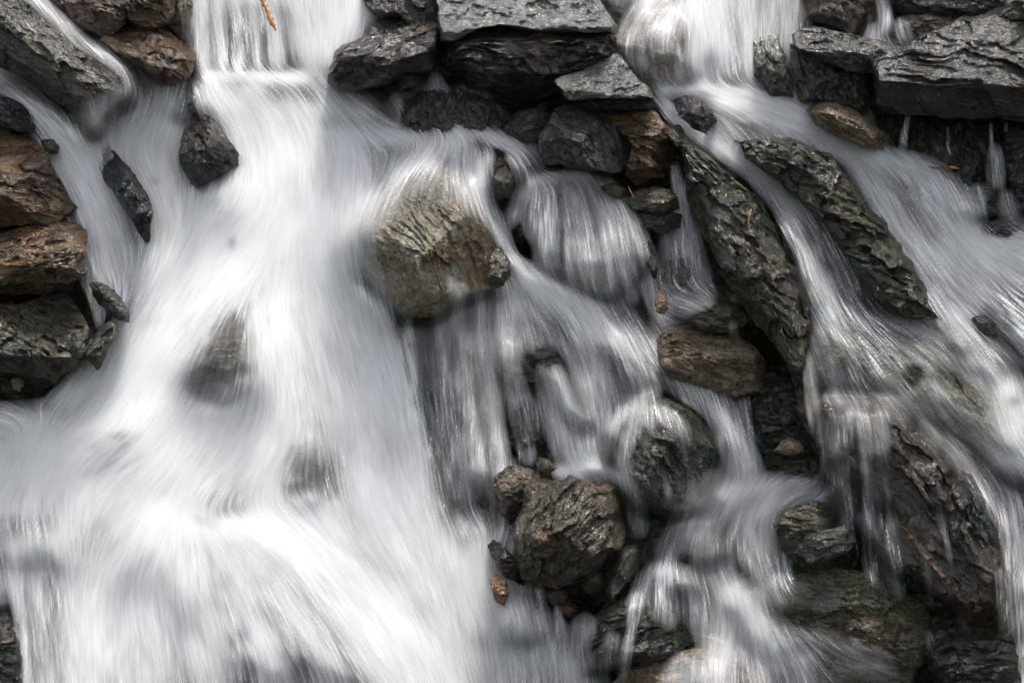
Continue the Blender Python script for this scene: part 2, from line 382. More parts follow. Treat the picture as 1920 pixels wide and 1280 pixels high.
# ---- top centre blocks
rock('grey ribbed rock behind the black block at the top edge', 'rough',
     [(662,-50),(815,-50),(822,30),(824,62),(780,58),(750,34),(715,38),(690,20)], d=34, T=44, strata=40, lay=1.2, planes=[(30,0.3,0.6)])
rock('black pointed block of schist right of the sunlit waterfall', 'dark',
     [(611,150),(624,110),(640,86),(690,66),(706,40),(750,27),(790,30),(822,45),(829,85),(832,108),(800,132),(742,150),(700,165),(660,172),(626,168)],
     d=62, T=78, spine=[(660,130),(780,80)], strata=-22, lay=1.1, planes=[(70,0.15,-0.5),(60,0.1,1.3)])
rock('wide flat slab with bright wet top at the top edge of the centre', 'slab',
     [(812,-90),(1120,-90),(1128,8),(1156,44),(1152,66),(1100,66),(1010,62),(998,60),(935,50),(905,56),(850,82),(828,80),(818,30)],
     d=40, T=260, spine=[(880,-10),(1080,-10)], facets=0, strata=4, rough=0.8, lay=0.5, planes=[(54,0.04,0.76),(140,0.0,-0.6)])
rock('dark layered rock mass with ragged ledges beneath the bright flat slab', 'dark',
     [(829,84),(850,78),(905,52),(940,48),(1010,58),(1100,62),(1153,64),(1151,92),(1156,104),(1130,126),(1040,150),(1036,166),(1050,186),(1000,192),(950,186),(880,166),(850,138),(834,112)],
     d=44, T=105, spine=[(890,100),(1100,95)], facets=5, strata=8, lay=3.2, rough=1.3, planes=[(84,0.0,-0.45)])
rock('sage green wedge shaped slab jutting right from the dark layered mass', 'slab',
     [(1034,150),(1100,124),(1155,97),(1172,116),(1192,142),(1221,170),(1226,186),(1160,187),(1062,190),(1046,166)],
     d=50, T=220, spine=[(1100,160),(1160,150)], facets=0, strata=-20, rough=0.8, lay=0.5, planes=[(84,-0.1,0.74),(110,0,-0.6)])
rock('thin dark slab directly under the sage green wedge', 'dark',
     [(1060,186),(1160,184),(1224,180),(1238,202),(1200,206),(1110,204)], d=78, T=30, spine=[(1100,195),(1200,193)], strata=2, lay=1.4)
rock('glossy black angular block sitting under the green wedge slab', 'block',
     [(1038,202),(1062,195),(1108,210),(1150,235),(1178,264),(1184,282),(1166,322),(1130,326),(1062,311),(1020,305),(1006,282),(1010,258),(1026,226)],
     d=74, T=95, strata=55, lay=0.5, rough=0.8, planes=[(72,0.15,0.75),(70,-0.9,0.1),(80,0.8,-0.5)], facets=5)
rock('rusty brown block wedged right of the glossy black block', 'brown',
     [(1098,206),(1130,190),(1200,196),(1236,215),(1266,250),(1286,272),(1276,312),(1242,342),(1192,346),(1168,322),(1182,282),(1150,238)],
     d=46, T=75, strata=10, lay=0.9, planes=[(62,0,1.0),(64,0,-0.4)])
rock('small glossy dark stone tucked under the tip of the black pointed block', 'block', [(735,152),(755,140),(792,134),(802,148),(782,164),(745,170)], d=64, T=24)
rock('pale green rock face behind thin veils of water below the black block', 'green',
     [(738,178),(800,168),(865,164),(930,188),(958,214),(946,242),(880,250),(795,250),(744,242)], d=18, T=34, spine=[(790,210),(900,210)], strata=80, lay=0.8)
rock('mottled green stone left of the glossy black block at the pool edge', 'green', [(944,232),(958,214),(976,208),(1012,200),(1034,214),(1012,264),(976,266),(950,256)], d=44, T=34, lay=0.8)
rock('tiny brown stone below the right corner of the glossy black block', 'olive', [(1126,350),(1148,342),(1172,352),(1180,366),(1160,374),(1136,364)], d=62, T=16)
# ---- centre
rock('large mottled green and tan boulder in the middle with water sliding over it', 'centre',
     [(762,312),(800,300),(850,318),(890,358),(916,408),(940,452),(957,488),(959,516),(936,540),(902,546),(870,560),(846,570),(818,588),(790,598),(756,592),(726,562),(692,532),(668,502),(658,455),(665,418),(690,385),(728,340)],
     d=46, T=108, strata=62, lay=0.9, wet=True, keep=0.92, planes=[(96,0.1,0.5),(104,-0.6,-0.25)], rough=0.8)
rock('small grey lump on the right flank of the mottled middle boulder', 'pitted', [(918,480),(938,462),(956,490),(959,516),(938,540),(918,544),(912,512)], d=96, T=22)
rock('rounded boulder under clear water behind the mottled boulder', 'pitted',
     [(884,292),(902,276),(930,268),(962,280),(985,306),(975,345),(962,372),(932,374),(904,345),(890,320)], d=40, T=40, wet=True)
rock('small dark glistening stone standing out of the flow above the middle boulder', 'olive', [(923,330),(934,314),(948,310),(962,328),(966,346),(954,366),(936,368),(924,348)], d=86, T=22)
rock('boulder under the round curtain of water right of centre', 'pitted',
     [(1000,348),(1040,330),(1110,330),(1155,355),(1192,400),(1216,450),(1232,520),(1238,585),(1160,570),(1060,525),(1010,500),(992,420)],
     d=20, T=64, wet=True, planes=[(52,0,0.6)])
rock('dark stone left of the round curtain of water', 'dark', [(955,375),(985,350),(1010,380),(1010,440),(998,480),(970,450)], d=-4, T=20)
rock('grey flat stone below the rusty brown block', 'pitted', [(1172,376),(1200,354),(1242,350),(1268,362),(1274,392),(1232,402),(1192,394)], d=60, T=26, planes=[(18,0,0.9)])
rock('dark flat stone under the thin column of falling water', 'green', [(1195,398),(1240,395),(1280,402),(1282,425),(1240,440),(1204,426)], d=40, T=22)
rock('brown mossy rock edge beside the round curtain of water', 'olive', [(1176,400),(1196,410),(1220,450),(1234,500),(1228,530),(1212,490),(1190,440)], d=52, T=16, spine=[(1190,420),(1224,500)])
rock('green grey rock in the hollow behind the thin column of water', 'green', [(1236,490),(1290,480),(1330,510),(1320,545),(1270,560),(1232,540)], d=6, T=28)
rock('small orange pink stone at the right side of the curtain pool', 'orange', [(1228,556),(1240,547),(1251,560),(1253,580),(1244,590),(1230,584)], d=76, T=10, facets=4)
rock('dark ledge stone with water trickling off above the pale tan boulder', 'olive', [(1278,582),(1300,566),(1340,560),(1392,574),(1404,600),(1376,628),(1320,622),(1290,606)], d=50, T=34, wet=True, strata=10)
rock('small ochre stone lodged against the left ridge above the ledge stone', 'olive', [(1360,556),(1376,545),(1394,550),(1398,568),(1376,576)], d=72, T=14)
rock('broad pale tan ledge of rock below the dark trickling ledge, right of centre', 'tan',
     [(1225,640),(1250,618),(1295,608),(1360,616),(1410,640),(1436,685),(1432,730),(1376,742),(1310,734),(1262,712),(1230,680)], d=30, T=70, spine=[(1280,660),(1380,690)], strata=12, lay=0.8, planes=[(44,0.05,0.7),(42,0,-0.6)])
rock('brown sunken rock behind the central veil, upper one', 'pitted', [(912,648),(944,632),(976,650),(1000,690),(1010,712),(965,724),(930,696)], d=28, T=18, wet=True)
rock('dark ribbed rock between two strands of the central veil', 'dark', [(984,638),(1030,640),(1062,672),(1090,720),(1108,790),(1085,800),(1050,750),(1010,700)], d=28, T=20, spine=[(1015,665),(1080,760)], wet=True)
rock('brown rock showing at the right edge of the central flow', 'pitted', [(1126,606),(1180,630),(1214,672),(1226,705),(1222,738),(1184,732),(1146,690)], d=30, T=20, spine=[(1155,640),(1200,705)], wet=True)
rock('black wet rock in the shadow at the foot of the central veil', 'block', [(950,740),(990,730),(1015,790),(1020,860),(985,870),(955,830)], d=8, T=24)
rock('dark green boulder with water fanning over it, right of the pitted boulder', 'green',
     [(1140,800),(1158,778),(1196,760),(1246,745),(1292,764),(1328,798),(1344,830),(1340,872),(1336,932),(1310,950),(1262,966),(1204,950),(1162,900),(1140,850)],
     d=46, T=84, strata=58, lay=0.8, wet=True, keep=0.92, planes=[(78,0.2,0.5),(70,-0.5,-0.2)])
rock('pitted brown grey boulder standing dry in the lower centre', 'pitted',
     [(985,908),(1000,898),(1048,902),(1066,888),(1100,900),(1150,905),(1172,930),(1176,960),(1171,1005),(1166,1032),(1140,1042),(1122,1062),(1074,1094),(1030,1101),(988,1097),(970,1062),(963,1005),(978,952)],
     d=78, T=115, strata=-58, lay=0.8, rough=1.25, keep=0.95, planes=[(100,0.3,0.5),(98,-0.55,0.1),(112,0.2,-0.7)])
rock('tiny pebble on the ledge behind the pitted boulder', 'pitted', [(1004,868),(1012,856),(1030,862),(1044,878),(1030,886),(1010,882)], d=70, T=12)
rock('brown ledge under thin spray behind the pitted boulder', 'pitted', [(928,890),(960,872),(1010,882),(1010,910),(985,950),(960,985),(935,960),(926,920)], d=46, T=32)
rock('wedge shaped striped stone under the pitted boulder', 'olive', [(1082,1086),(1102,1066),(1122,1056),(1137,1110),(1120,1118),(1098,1112)], d=66, T=26, strata=60, lay=1.0)
rock('upright brown stone against the right side of the pitted boulder', 'olive', [(1158,1040),(1174,1015),(1198,1026),(1206,1050),(1184,1082),(1160,1112),(1142,1140),(1134,1100)], d=64, T=34, spine=[(1180,1040),(1152,1110)], strata=-55)
rock('dark small rock at the left foot of the pitted boulder', 'dark', [(914,1022),(926,1011),(948,1026),(975,1060),(988,1098),(948,1084),(926,1052)], d=62, T=28)
rock('orange stone glowing through the spray left of the pitted boulder', 'orange', [(918,1084),(932,1076),(950,1088),(954,1112),(946,1136),(928,1126)], d=72, T=14, facets=4)
rock('rusty stone in the dark cavity below the pitted boulder', 'brown', [(1046,1132),(1068,1122),(1084,1140),(1074,1158),(1050,1152)], d=22, T=16)
rock('small dark stone below the pitted boulder, between two trickles', 'olive', [(1020,1104),(1050,1098),(1068,1112),(1060,1136),(1034,1134)], d=46, T=22)
# ---- ridges on the right
rock('long mossy ridge of rock running down beneath the left of the two right hand streams', 'moss',
     [(1232,206),(1266,228),(1294,262),(1336,296),(1384,336),(1424,372),(1452,420),(1478,492),(1506,520),(1524,600),(1518,650),(1500,712),(1484,702),(1440,625),(1376,545),(1334,472),(1300,408),(1286,345),(1284,290),(1256,250)],
     d=62, T=66, spine=[(1290,290),(1360,390),(1420,480),(1470,570),(1500,660)], strata=42, lay=0.9, rough=1.7, facets=4, planes=[])
rock('long mossy ridge of rock between the two right hand streams', 'moss',
     [(1372,262),(1430,262),(1484,262),(1560,292),(1600,348),(1652,408),(1704,488),(1744,566),(1764,604),(1704,596),(1652,566),(1598,500),(1556,438),(1500,376),(1434,318)],
     d=60, T=60, spine=[(1440,290),(1530,350),(1620,450),(1710,570)], strata=28, lay=0.9, rough=1.7, facets=6)
rock('wet shelf of rock under the stream edge beside the foot of the left mossy ridge', 'moss',
     [(1440,392),(1478,420),(1530,510),(1590,590),(1650,650),(1690,720),(1640,744),(1560,720),(1524,640),(1506,540),(1470,470)],
     d=44, T=40, spine=[(1480,460),(1540,570),(1610,680)], strata=50, lay=0.9, rough=1.5, wet=True)
rock('dark wet shelf of rock running on from the foot of the right mossy ridge', 'moss',
     [(1690,520),(1740,560),(1800,600),(1870,660),(1930,740),(1900,780),(1830,730),(1770,670),(1710,620)],
     d=42, T=36, spine=[(1730,580),(1800,650),(1880,730)], strata=40, lay=0.9, rough=1.5, wet=True)
rock('rounded dark boulder at the head of the two right hand streams', 'block', [(1262,190),(1282,178),(1310,184),(1334,204),(1350,240),(1330,254),(1296,238),(1272,216)], d=72, T=36, strata=40)
rock('brown boulder seen through mist left of the upper right waterfall', 'tan',
     [(1148,72),(1164,44),(1184,28),(1216,18),(1262,24),(1292,66),(1294,128),(1276,168),(1226,176),(1186,134),(1158,104)], d=16, T=70, strata=30, wet=True)
rock('mossy green rock face right of the upper right waterfall', 'green', [(1412,80),(1430,52),(1452,60),(1472,104),(1490,182),(1440,180),(1414,150)], d=30, T=36, strata=75)
rock('dark rock face below the pale flat rock at the upper right', 'dark', [(1482,80),(1520,92),(1570,124),(1640,128),(1650,190),(1660,250),(1600,206),(1540,190),(1500,190),(1486,140)], d=34, T=50, strata=70, planes=[(36,0,-0.4)])
rock('tan veined boulder beside the right stream below the flat rocks', 'tan',
     [(1512,206),(1540,190),(1566,192),(1604,206),(1634,234),(1666,254),(1676,276),(1624,278),(1566,256),(1530,236)], d=58, T=46, spine=[(1550,215),(1630,255)], strata=32, lay=1.0, wet=False)
rock('pale flat rock with cracked wet top left of the broad flat boulder', 'rough',
     [(1484,62),(1508,50),(1560,54),(1612,70),(1692,88),(1690,108),(1646,124),(1640,140),(1592,134),(1556,120),(1512,100),(1488,86)],
     d=62, T=120, spine=[(1530,80),(1640,100)], facets=0, strata=10, rough=1.1, planes=[(48,-0.05,0.76),(60,0,-0.8)])
rock('broad flat topped boulder with glinting crusted top at the right edge', 'rough',
     [(1630,112),(1700,86),(1738,62),(1800,38),(2010,28),(2010,224),(1850,226),(1760,224),(1680,214),(1642,196),(1640,150)],
     d=52, T=240, spine=[(1740,130),(1950,120)], facets=0, strata=6, rough=1.5, lay=0.8, planes=[(92,-0.10,0.74),(150,0.0,-1.5)])
rock('dark rounded rock in the upper right corner', 'olive', [(1864,34),(1888,10),(1930,-20),(2010,-30),(2010,36),(1920,38),(1880,40)], d=66, T=44)
rock('brown lumpy rock behind the pale flat rock at the top edge', 'pitted', [(1500,-50),(1590,-50),(1622,22),(1632,50),(1600,64),(1552,50),(1512,34)], d=22, T=50, strata=20, lay=0.8)
rock('low brown rock under shallow water at the top right', 'pitted', [(1652,66),(1684,30),(1740,22),(1800,40),(1770,66),(1736,78),(1690,88)], d=22, T=30, wet=True)
rock('black wall of rock along the top right edge', 'dark', [(1640,-70),(1920,-70),(1890,10),(1840,36),(1760,30),(1690,22),(1662,0)], d=10, T=50, spine=[(1700,-20),(1840,-10)], lay=1.2)
rock('dark recessed rock wall under the broad flat boulder', 'dark', [(1660,222),(1760,214),(1870,220),(1880,300),(1860,350),(1800,370),(1760,340),(1700,300),(1680,260)], d=-30, T=40, strata=80, lay=0.8)
rock('black rock mass at the right edge under the broad flat boulder', 'dark', [(1886,226),(2010,226),(2010,430),(1930,430),(1900,380),(1884,300)], d=24, T=60, lay=1.0)
rock('rounded stone struck by the small right hand waterfall', 'olive', [(1776,366),(1800,350),(1834,340),(1872,344),(1906,364),(1912,392),(1870,410),(1810,408),(1784,394)], d=28, T=44, strata=5, lay=0.9, wet=True)
rock('low dark stone at the water line under the small right hand waterfall', 'dark', [(1800,402),(1850,412),(1900,402),(1924,424),(1890,448),(1830,440)], d=18, T=26)
rock('broad grey green slope of rock under the lower right stream', 'algae',
     [(1520,590),(1560,570),(1620,586),(1700,592),(1790,610),(1850,670),(1930,720),(2010,800),(2010,940),(1900,900),(1830,850),(1740,800),(1620,752),(1530,742),(1508,680)],
     d=22, T=70, spine=[(1580,660),(1720,690),(1880,810)], strata=38, lay=1.2, facets=4, wet=True)
rock('small dark stone parting the right stream near the right edge', 'dark', [(1820,598),(1842,588),(1864,606),(1872,632),(1846,628)], d=56, T=16)
rock('dark ledge at the right edge with water falling over it', 'dark', [(1866,560),(1930,580),(2000,640),(2000,720),(1930,690),(1880,640)], d=34, T=34, spine=[(1900,600),(1970,670)], wet=True)
rock('large brown veined rock hung with thin trickles in the lower right', 'vein',
     [(1528,744),(1570,748),(1620,752),(1690,756),(1752,812),(1802,850),(1852,922),(1888,1000),(1898,1100),(1888,1190),(1844,1196),(1786,1140),(1690,1070),(1620,980),(1560,880),(1536,806)],
     d=46, T=92, spine=[(1620,810),(1740,920),(1840,1090)], strata=48, lay=1.0, facets=5, wet=True, rough=1.2)
rock('dark jagged rock edge carrying on down from the foot of the left mossy ridge', 'vein',
     [(1478,676),(1502,652),(1522,690),(1534,744),(1566,812),(1608,890),(1660,980),(1706,1052),(1690,1078),(1640,1016),(1586,950),(1540,872),(1508,800),(1488,740)],
     d=44, T=34, spine=[(1502,700),(1540,800),(1620,930),(1680,1040)], strata=56, lay=0.9, rough=1.6, wet=True)
rock('long flat pool floor slab of grey green stone at the lower right', 'algae', [(1370,1130),(1430,1090),(1520,1075),(1650,1090),(1730,1130),(1760,1200),(1700,1290),(1540,1300),(1420,1250)], d=6, T=44, spine=[(1480,1170),(1660,1190)], wet=True, strata=8)
rock('black glistening rock rib on the right part of the veined rock', 'block',
     [(1796,880),(1822,892),(1850,950),(1868,1010),(1862,1060),(1830,1068),(1790,1060),(1776,1000),(1780,940)], d=112, T=30, strata=72, lay=1.2, rough=1.5)
rock('rusty curved rib of stone along the lower edge of the veined rock', 'tan',
     [(1690,985),(1715,1000),(1745,1030),(1766,1060),(1780,1092),(1830,1120),(1862,1146),(1820,1146),(1776,1118),(1758,1082),(1734,1046),(1700,1014)], d=100, T=14, spine=[(1712,1005),(1762,1070),(1835,1135)], facets=3)
rock('dark lower block under the rusty rib at the lower right', 'dark', [(1780,1130),(1850,1150),(1900,1180),(1920,1330),(1800,1330),(1740,1250),(1730,1180)], d=40, T=60, lay=0.8)
rock('small yellow brown stone on the dark bank right of centre', 'tan', [(1449,846),(1464,828),(1486,821),(1500,828),(1509,846),(1482,854)], d=48, T=16, facets=5)
rock('dark wet bank of rock behind the small yellow brown stone', 'dark', [(1416,690),(1470,700),(1506,730),(1548,800),(1560,880),(1520,905),(1450,890),(1420,850),(1400,780)], d=4, T=40, lay=0.9, rough=1.4)
rock('brown rock with green top at the right side of the lower pool', 'olive', [(1450,985),(1458,968),(1480,952),(1530,938),(1562,956),(1560,1000),(1504,1024),(1492,1056),(1464,1030)], d=60, T=44, planes=[(40,0.2,0.7)])
rock('dark green angular stone in front of the brown rock by the lower pool', 'green', [(1489,1032),(1508,1004),(1552,990),(1584,984),(1604,1006),(1597,1030),(1560,1050),(1522,1062)], d=88, T=36, strata=-20, lay=0.9, planes=[(32,0,0.8)])
rock('submerged greenish slab in the lower right pool', 'algae', [(1430,1100),(1480,1070),(1560,1062),(1640,1080),(1680,1130),(1640,1170),(1540,1180),(1450,1160)], d=34, T=34, spine=[(1500,1115),(1610,1125)], strata=5, wet=True)
rock('rough dark rock under the lower right pool at the bottom', 'pitted', [(1520,1180),(1580,1150),(1660,1150),(1720,1190),(1730,1240),(1660,1262),(1560,1264),(1524,1230)], d=30, T=50, strata=10, wet=True)
rock('dark green layered rock right of the cavity at the bottom centre', 'green',
     [(1086,1180),(1128,1142),(1180,1112),(1240,1118),(1284,1150),(1300,1200),(1262,1236),(1190,1250),(1110,1256),(1084,1226)], d=46, T=66, strata=-28, lay=1.6, rough=1.3, wet=True)
rock('smooth tan boulder under shallow water at the bottom edge', 'tan', [(1130,1300),(1170,1256),(1230,1226),(1300,1212),(1372,1236),(1430,1290),(1400,1350),(1150,1350)], d=40, T=60, wet=True)
rock('pale green stone under the flow at the bottom centre', 'green', [(930,1140),(960,1128),(1006,1140),(1020,1176),(990,1200),(950,1190)], d=36, T=26, wet=True)
rock('dark stone by the cascade above the lower pool', 'green', [(1220,1050),(1260,1040),(1300,1070),(1310,1110),(1260,1120),(1220,1090)], d=20, T=34, wet=True)
rock('sunken grey stone at the step of the lower pool', 'green', [(1250,1000),(1300,990),(1360,1010),(1360,1050),(1300,1060),(1256,1040)], d=14, T=26, wet=True)
# ---- rocks under the big cascade
rock('dark triangular rock showing through the middle of the white cascade', 'pitted', [(346,716),(372,650),(412,596),(440,576),(474,606),(490,680),(474,732),(430,752),(380,752)], d=30, T=24, wet=True)
rock('brown rock showing through the lower middle of the white cascade', 'pitted', [(526,850),(552,812),(592,822),(640,858),(650,900),(610,946),(560,974),(530,950)], d=8, T=16, wet=True)
rock('low sunken stone under the left side of the foam pool', 'pitted', [(160,812),(200,796),(246,806),(262,830),(210,842),(168,836)], d=30, T=20, wet=True)
rock('brown shelf of rock under the thin water at the left edge', 'olive', [(-60,950),(20,950),(90,972),(150,1010),(150,1050),(60,1058),(-60,1050)], d=6, T=20, spine=[(-20,1000),(100,1020)], wet=True)
rock('black rock in the lower left corner behind the falling veil', 'dark', [(-70,1120),(0,1140),(34,1170),(44,1240),(40,1340),(-70,1340)], d=20, T=50)
rock('greenish stone under the ripples at the left edge', 'green', [(-60,770),(10,764),(70,772),(100,800),(60,824),(-60,830)], d=22, T=26, wet=True)
rock('dark rock behind the left of the central veil', 'vein', [(735,600),(770,596),(815,610),(840,700),(850,820),(830,920),(800,900),(770,780),(745,680)], d=-20, T=40, spine=[(780,660),(815,840)], strata=85)
rock('grey upright rock behind the tall central veil', 'pitted', [(850,600),(920,590),(950,700),(960,850),(940,960),(890,960),(860,840),(845,700)], d=-2, T=40, spine=[(895,660),(905,880)], strata=85, wet=True)

# ---- bed: one sheet of bedrock under everything
bx = np.arange(-900, 2820, 7.0); by = np.arange(-300, 1900, 7.0)
BX, BY = np.meshgrid(bx, by)
BH = bed_h(BX, BY) - 10
W_ = to_world(BX, BY, BH).reshape(-1, 3)
ii = np.arange(BX.size).reshape(BX.shape)
Q_ = np.stack([ii[:-1, :-1], ii[1:, :-1], ii[1:, 1:], ii[:-1, 1:]], -1).reshape(-1, 4)
bed = make_mesh('ground', W_, Q_, M['bed'], {'grain': np.stack([BX, BY, BH], -1).reshape(-1, 3) * PX})
bed['kind'] = 'structure'; bed['label'] = 'dark wet bedrock slope under the cascade'

# added unseen dark slope behind and beside the viewpoint, cuts low sky reflections
hu = np.linspace(math.radians(150), math.radians(390), 120); hv = np.linspace(0, 1, 40)
HU, HV = np.meshgrid(hu, hv)
hr = 13 + 9 * HV + 1.2 * fbm(np.stack([HU * 3, HV * 4, HU * 0], -1), 4)
hz = -3 + 17 * HV * (0.75 + 0.35 * fbm(np.stack([HU * 2, HU * 0 + 4, HU * 0], -1), 3)) + 0.8 * fbm(np.stack([HU * 9, HV * 12, HU * 0 + 2], -1), 4)
HW3 = np.stack([hr * np.cos(HU), 6.5 + hr * np.sin(HU) * 1.1, hz], -1).reshape(-1, 3)
hi = np.arange(HU.size).reshape(HU.shape)
hq = np.stack([hi[:-1, :-1], hi[:-1, 1:], hi[1:, 1:], hi[1:, :-1]], -1).reshape(-1, 4)
hm = bpy.data.materials.new('added_dark_slope'); hm.use_nodes = True
hb = hm.node_tree.nodes['Principled BSDF']; hb.inputs['Roughness'].default_value = 0.9
hn = N(hm.node_tree, 'ShaderNodeTexNoise'); hn.inputs['Scale'].default_value = 1.5; hn.inputs['Detail'].default_value = 6
hc = N(hm.node_tree, 'ShaderNodeValToRGB'); hc.color_ramp.elements[0].color = (0.02, 0.03, 0.012, 1); hc.color_ramp.elements[1].color = (0.075, 0.085, 0.04, 1)
hm.node_tree.links.new(hn.outputs['Fac'], hc.inputs[0]); hm.node_tree.links.new(hc.outputs[0], hb.inputs['Base Color'])
added_hills = make_mesh('added_hills', HW3, hq, hm); added_hills['kind'] = 'structure'; added_hills['label'] = 'added unseen dark slope that blocks low sky'

# gravel and small broken stones lodged in the gaps
gr = np.random.RandomState(5)
GV, GQ, GG = [], [], []
ico = []
for a_ in np.linspace(-math.pi / 2, math.pi / 2, 9):
    for b_ in np.arange(14) * 2 * math.pi / 14: ico.append((math.cos(a_) * math.cos(b_), math.cos(a_) * math.sin(b_), math.sin(a_)))
ico = np.array(ico); iq = []
for i_ in range(8):
    for j_ in range(14): iq.append((i_ * 14 + j_, i_ * 14 + (j_ + 1) % 14, (i_ + 1) * 14 + (j_ + 1) % 14, (i_ + 1) * 14 + j_))
iq = np.array(iq)
for (cx, cy, rx, ry, n_, smax) in [(1480,790,60,100,70,20),(1110,1130,60,50,40,16),(1230,440,45,90,46,18),(1400,640,60,40,30,14),(60,640,100,110,50,14),(1780,300,110,80,70,20),
     (1000,220,100,30,36,14),(990,450,30,60,22,12),(1620,1090,60,70,40,16),(1480,90,40,60,22,14),(1300,580,60,40,30,12),(1560,170,60,40,24,14),(100,560,90,30,26,12),(1440,900,60,30,24,12),(950,900,40,60,26,13),(960,1110,50,40,18,13)]:
    for k_ in range(n_):
        x_ = cx + gr.uniform(-1, 1) * rx; y_ = cy + gr.uniform(-1, 1) * ry; sz = gr.uniform(0.25, 1)**1.8 * smax + 3
        hh = float(bed_h(np.array([x_]), np.array([y_]))[0]) - 8 + sz * 0.25
        M3 = gr.normal(size=(3, 3)); M3, _ = np.linalg.qr(M3)
        p_ = ico * np.array([1, gr.uniform(0.6, 0.9), gr.uniform(0.45, 0.8)])
        for f_ in range(7):
            nn = gr.normal(size=3); nn /= np.linalg.norm(nn); dd = p_ @ nn; ex = np.maximum(dd - gr.uniform(0.4, 0.75), 0); p_ = p_ - ex[:, None] * nn
        p_ = (p_ @ M3) * sz
        GQ.append(iq + len(GV) * len(ico)); GV.append(to_world(x_ + p_[:, 0], y_ + p_[:, 1], hh + p_[:, 2])); GG.append((p_ + gr.uniform(0, 4000, 3)) * PX)
grv = make_mesh('gravel', np.concatenate(GV), np.concatenate(GQ), M['olive'], {'grain': np.concatenate(GG)})
grv['kind'] = 'stuff'; grv['label'] = 'small broken stones lodged in the dark gaps between the boulders'; grv['category'] = 'gravel'

# driftwood, leaf and twigs
def stick(label, name, cat, pts, rad, col, rough=0.45):
    m = bpy.data.materials.new(name + '_bark'); m.use_nodes = True; nt = m.node_tree
    b = nt.nodes['Principled BSDF']; b.inputs['Roughness'].default_value = rough
    n = N(nt, 'ShaderNodeTexNoise'); n.inputs['Scale'].default_value = 60; n.inputs['Detail'].default_value = 5
    c = N(nt, 'ShaderNodeValToRGB'); c.color_ramp.elements[0].position = 0.35; c.color_ramp.elements[1].position = 0.65
    c.color_ramp.elements[0].color = (*[v * 0.45 for v in col], 1); c.color_ramp.elements[1].color = (*col, 1)
    nt.links.new(n.outputs['Fac'], c.inputs[0]); nt.links.new(c.outputs[0], b.inputs['Base Color'])
    p = np.array(pts, float); k = len(p); tt = np.linspace(0, k - 1, k * 6)
    P_ = np.stack([np.interp(tt, np.arange(k), p[:, i]) for i in range(3)], -1)
    Rr = np.interp(tt, np.arange(k), rad); Vs = []
    for i in range(len(P_)):
        d_ = P_[min(i + 1, len(P_) - 1)] - P_[max(i - 1, 0)]; d_ /= np.linalg.norm(d_)
        u_ = np.cross(d_, [0, 0, 1.0]); u_ /= np.linalg.norm(u_) + 1e-9; w_ = np.cross(d_, u_)
        for a in range(8):
            t = a * math.pi / 4; rr_ = Rr[i] * (1 + 0.25 * math.sin(i * 1.3 + a * 2)); Vs.append(P_[i] + rr_ * (math.cos(t) * u_ + math.sin(t) * w_))
    Vs = np.array(Vs); q = [(i * 8 + a, i * 8 + (a + 1) % 8, (i + 1) * 8 + (a + 1) % 8, (i + 1) * 8 + a) for i in range(len(P_) - 1) for a in range(8)]
    org = to_world(p[0][0], p[0][1], p[0][2])
    o = make_mesh(name, to_world(Vs[:, 0], Vs[:, 1], Vs[:, 2]), np.array(q), m, None, None, org)
    o['label'] = label; o['category'] = cat
stick('orange brown stick of driftwood hanging in the sunlit waterfall', 'driftwood', 'driftwood', [(486,-20,78),(494,4,80),(502,20,84),(508,40,86),(518,58,84)], [6,5,4,5,1.5], (0.55,0.24,0.07))
stick('thin reddish twig standing on the left mossy ridge', 'twig', 'twig', [(1408,392,140),(1405,404,146),(1403,420,146),(1406,436,142)], [1.2,1.6,1.4,0.8], (0.40,0.14,0.05))
stick('small orange leaf caught on the dark wall under the broad flat boulder', 'leaf', 'leaf', [(1778,312,40),(1786,314,44),(1798,316,42)], [0.8,3.0,0.5], (0.55,0.22,0.08))
stick('thin orange twig poking up under the rusty brown block', 'twig', 'twig', [(1178,350,80),(1183,360,84),(1188,370,82)], [0.6,1.4,0.8], (0.45,0.2,0.07))
stick('dark bent twig on the wall below the broad flat boulder', 'twig', 'twig', [(1742,312,30),(1756,316,36),(1770,314,38),(1784,322,34)], [1,1.5,1.3,0.6], (0.12,0.06,0.03))
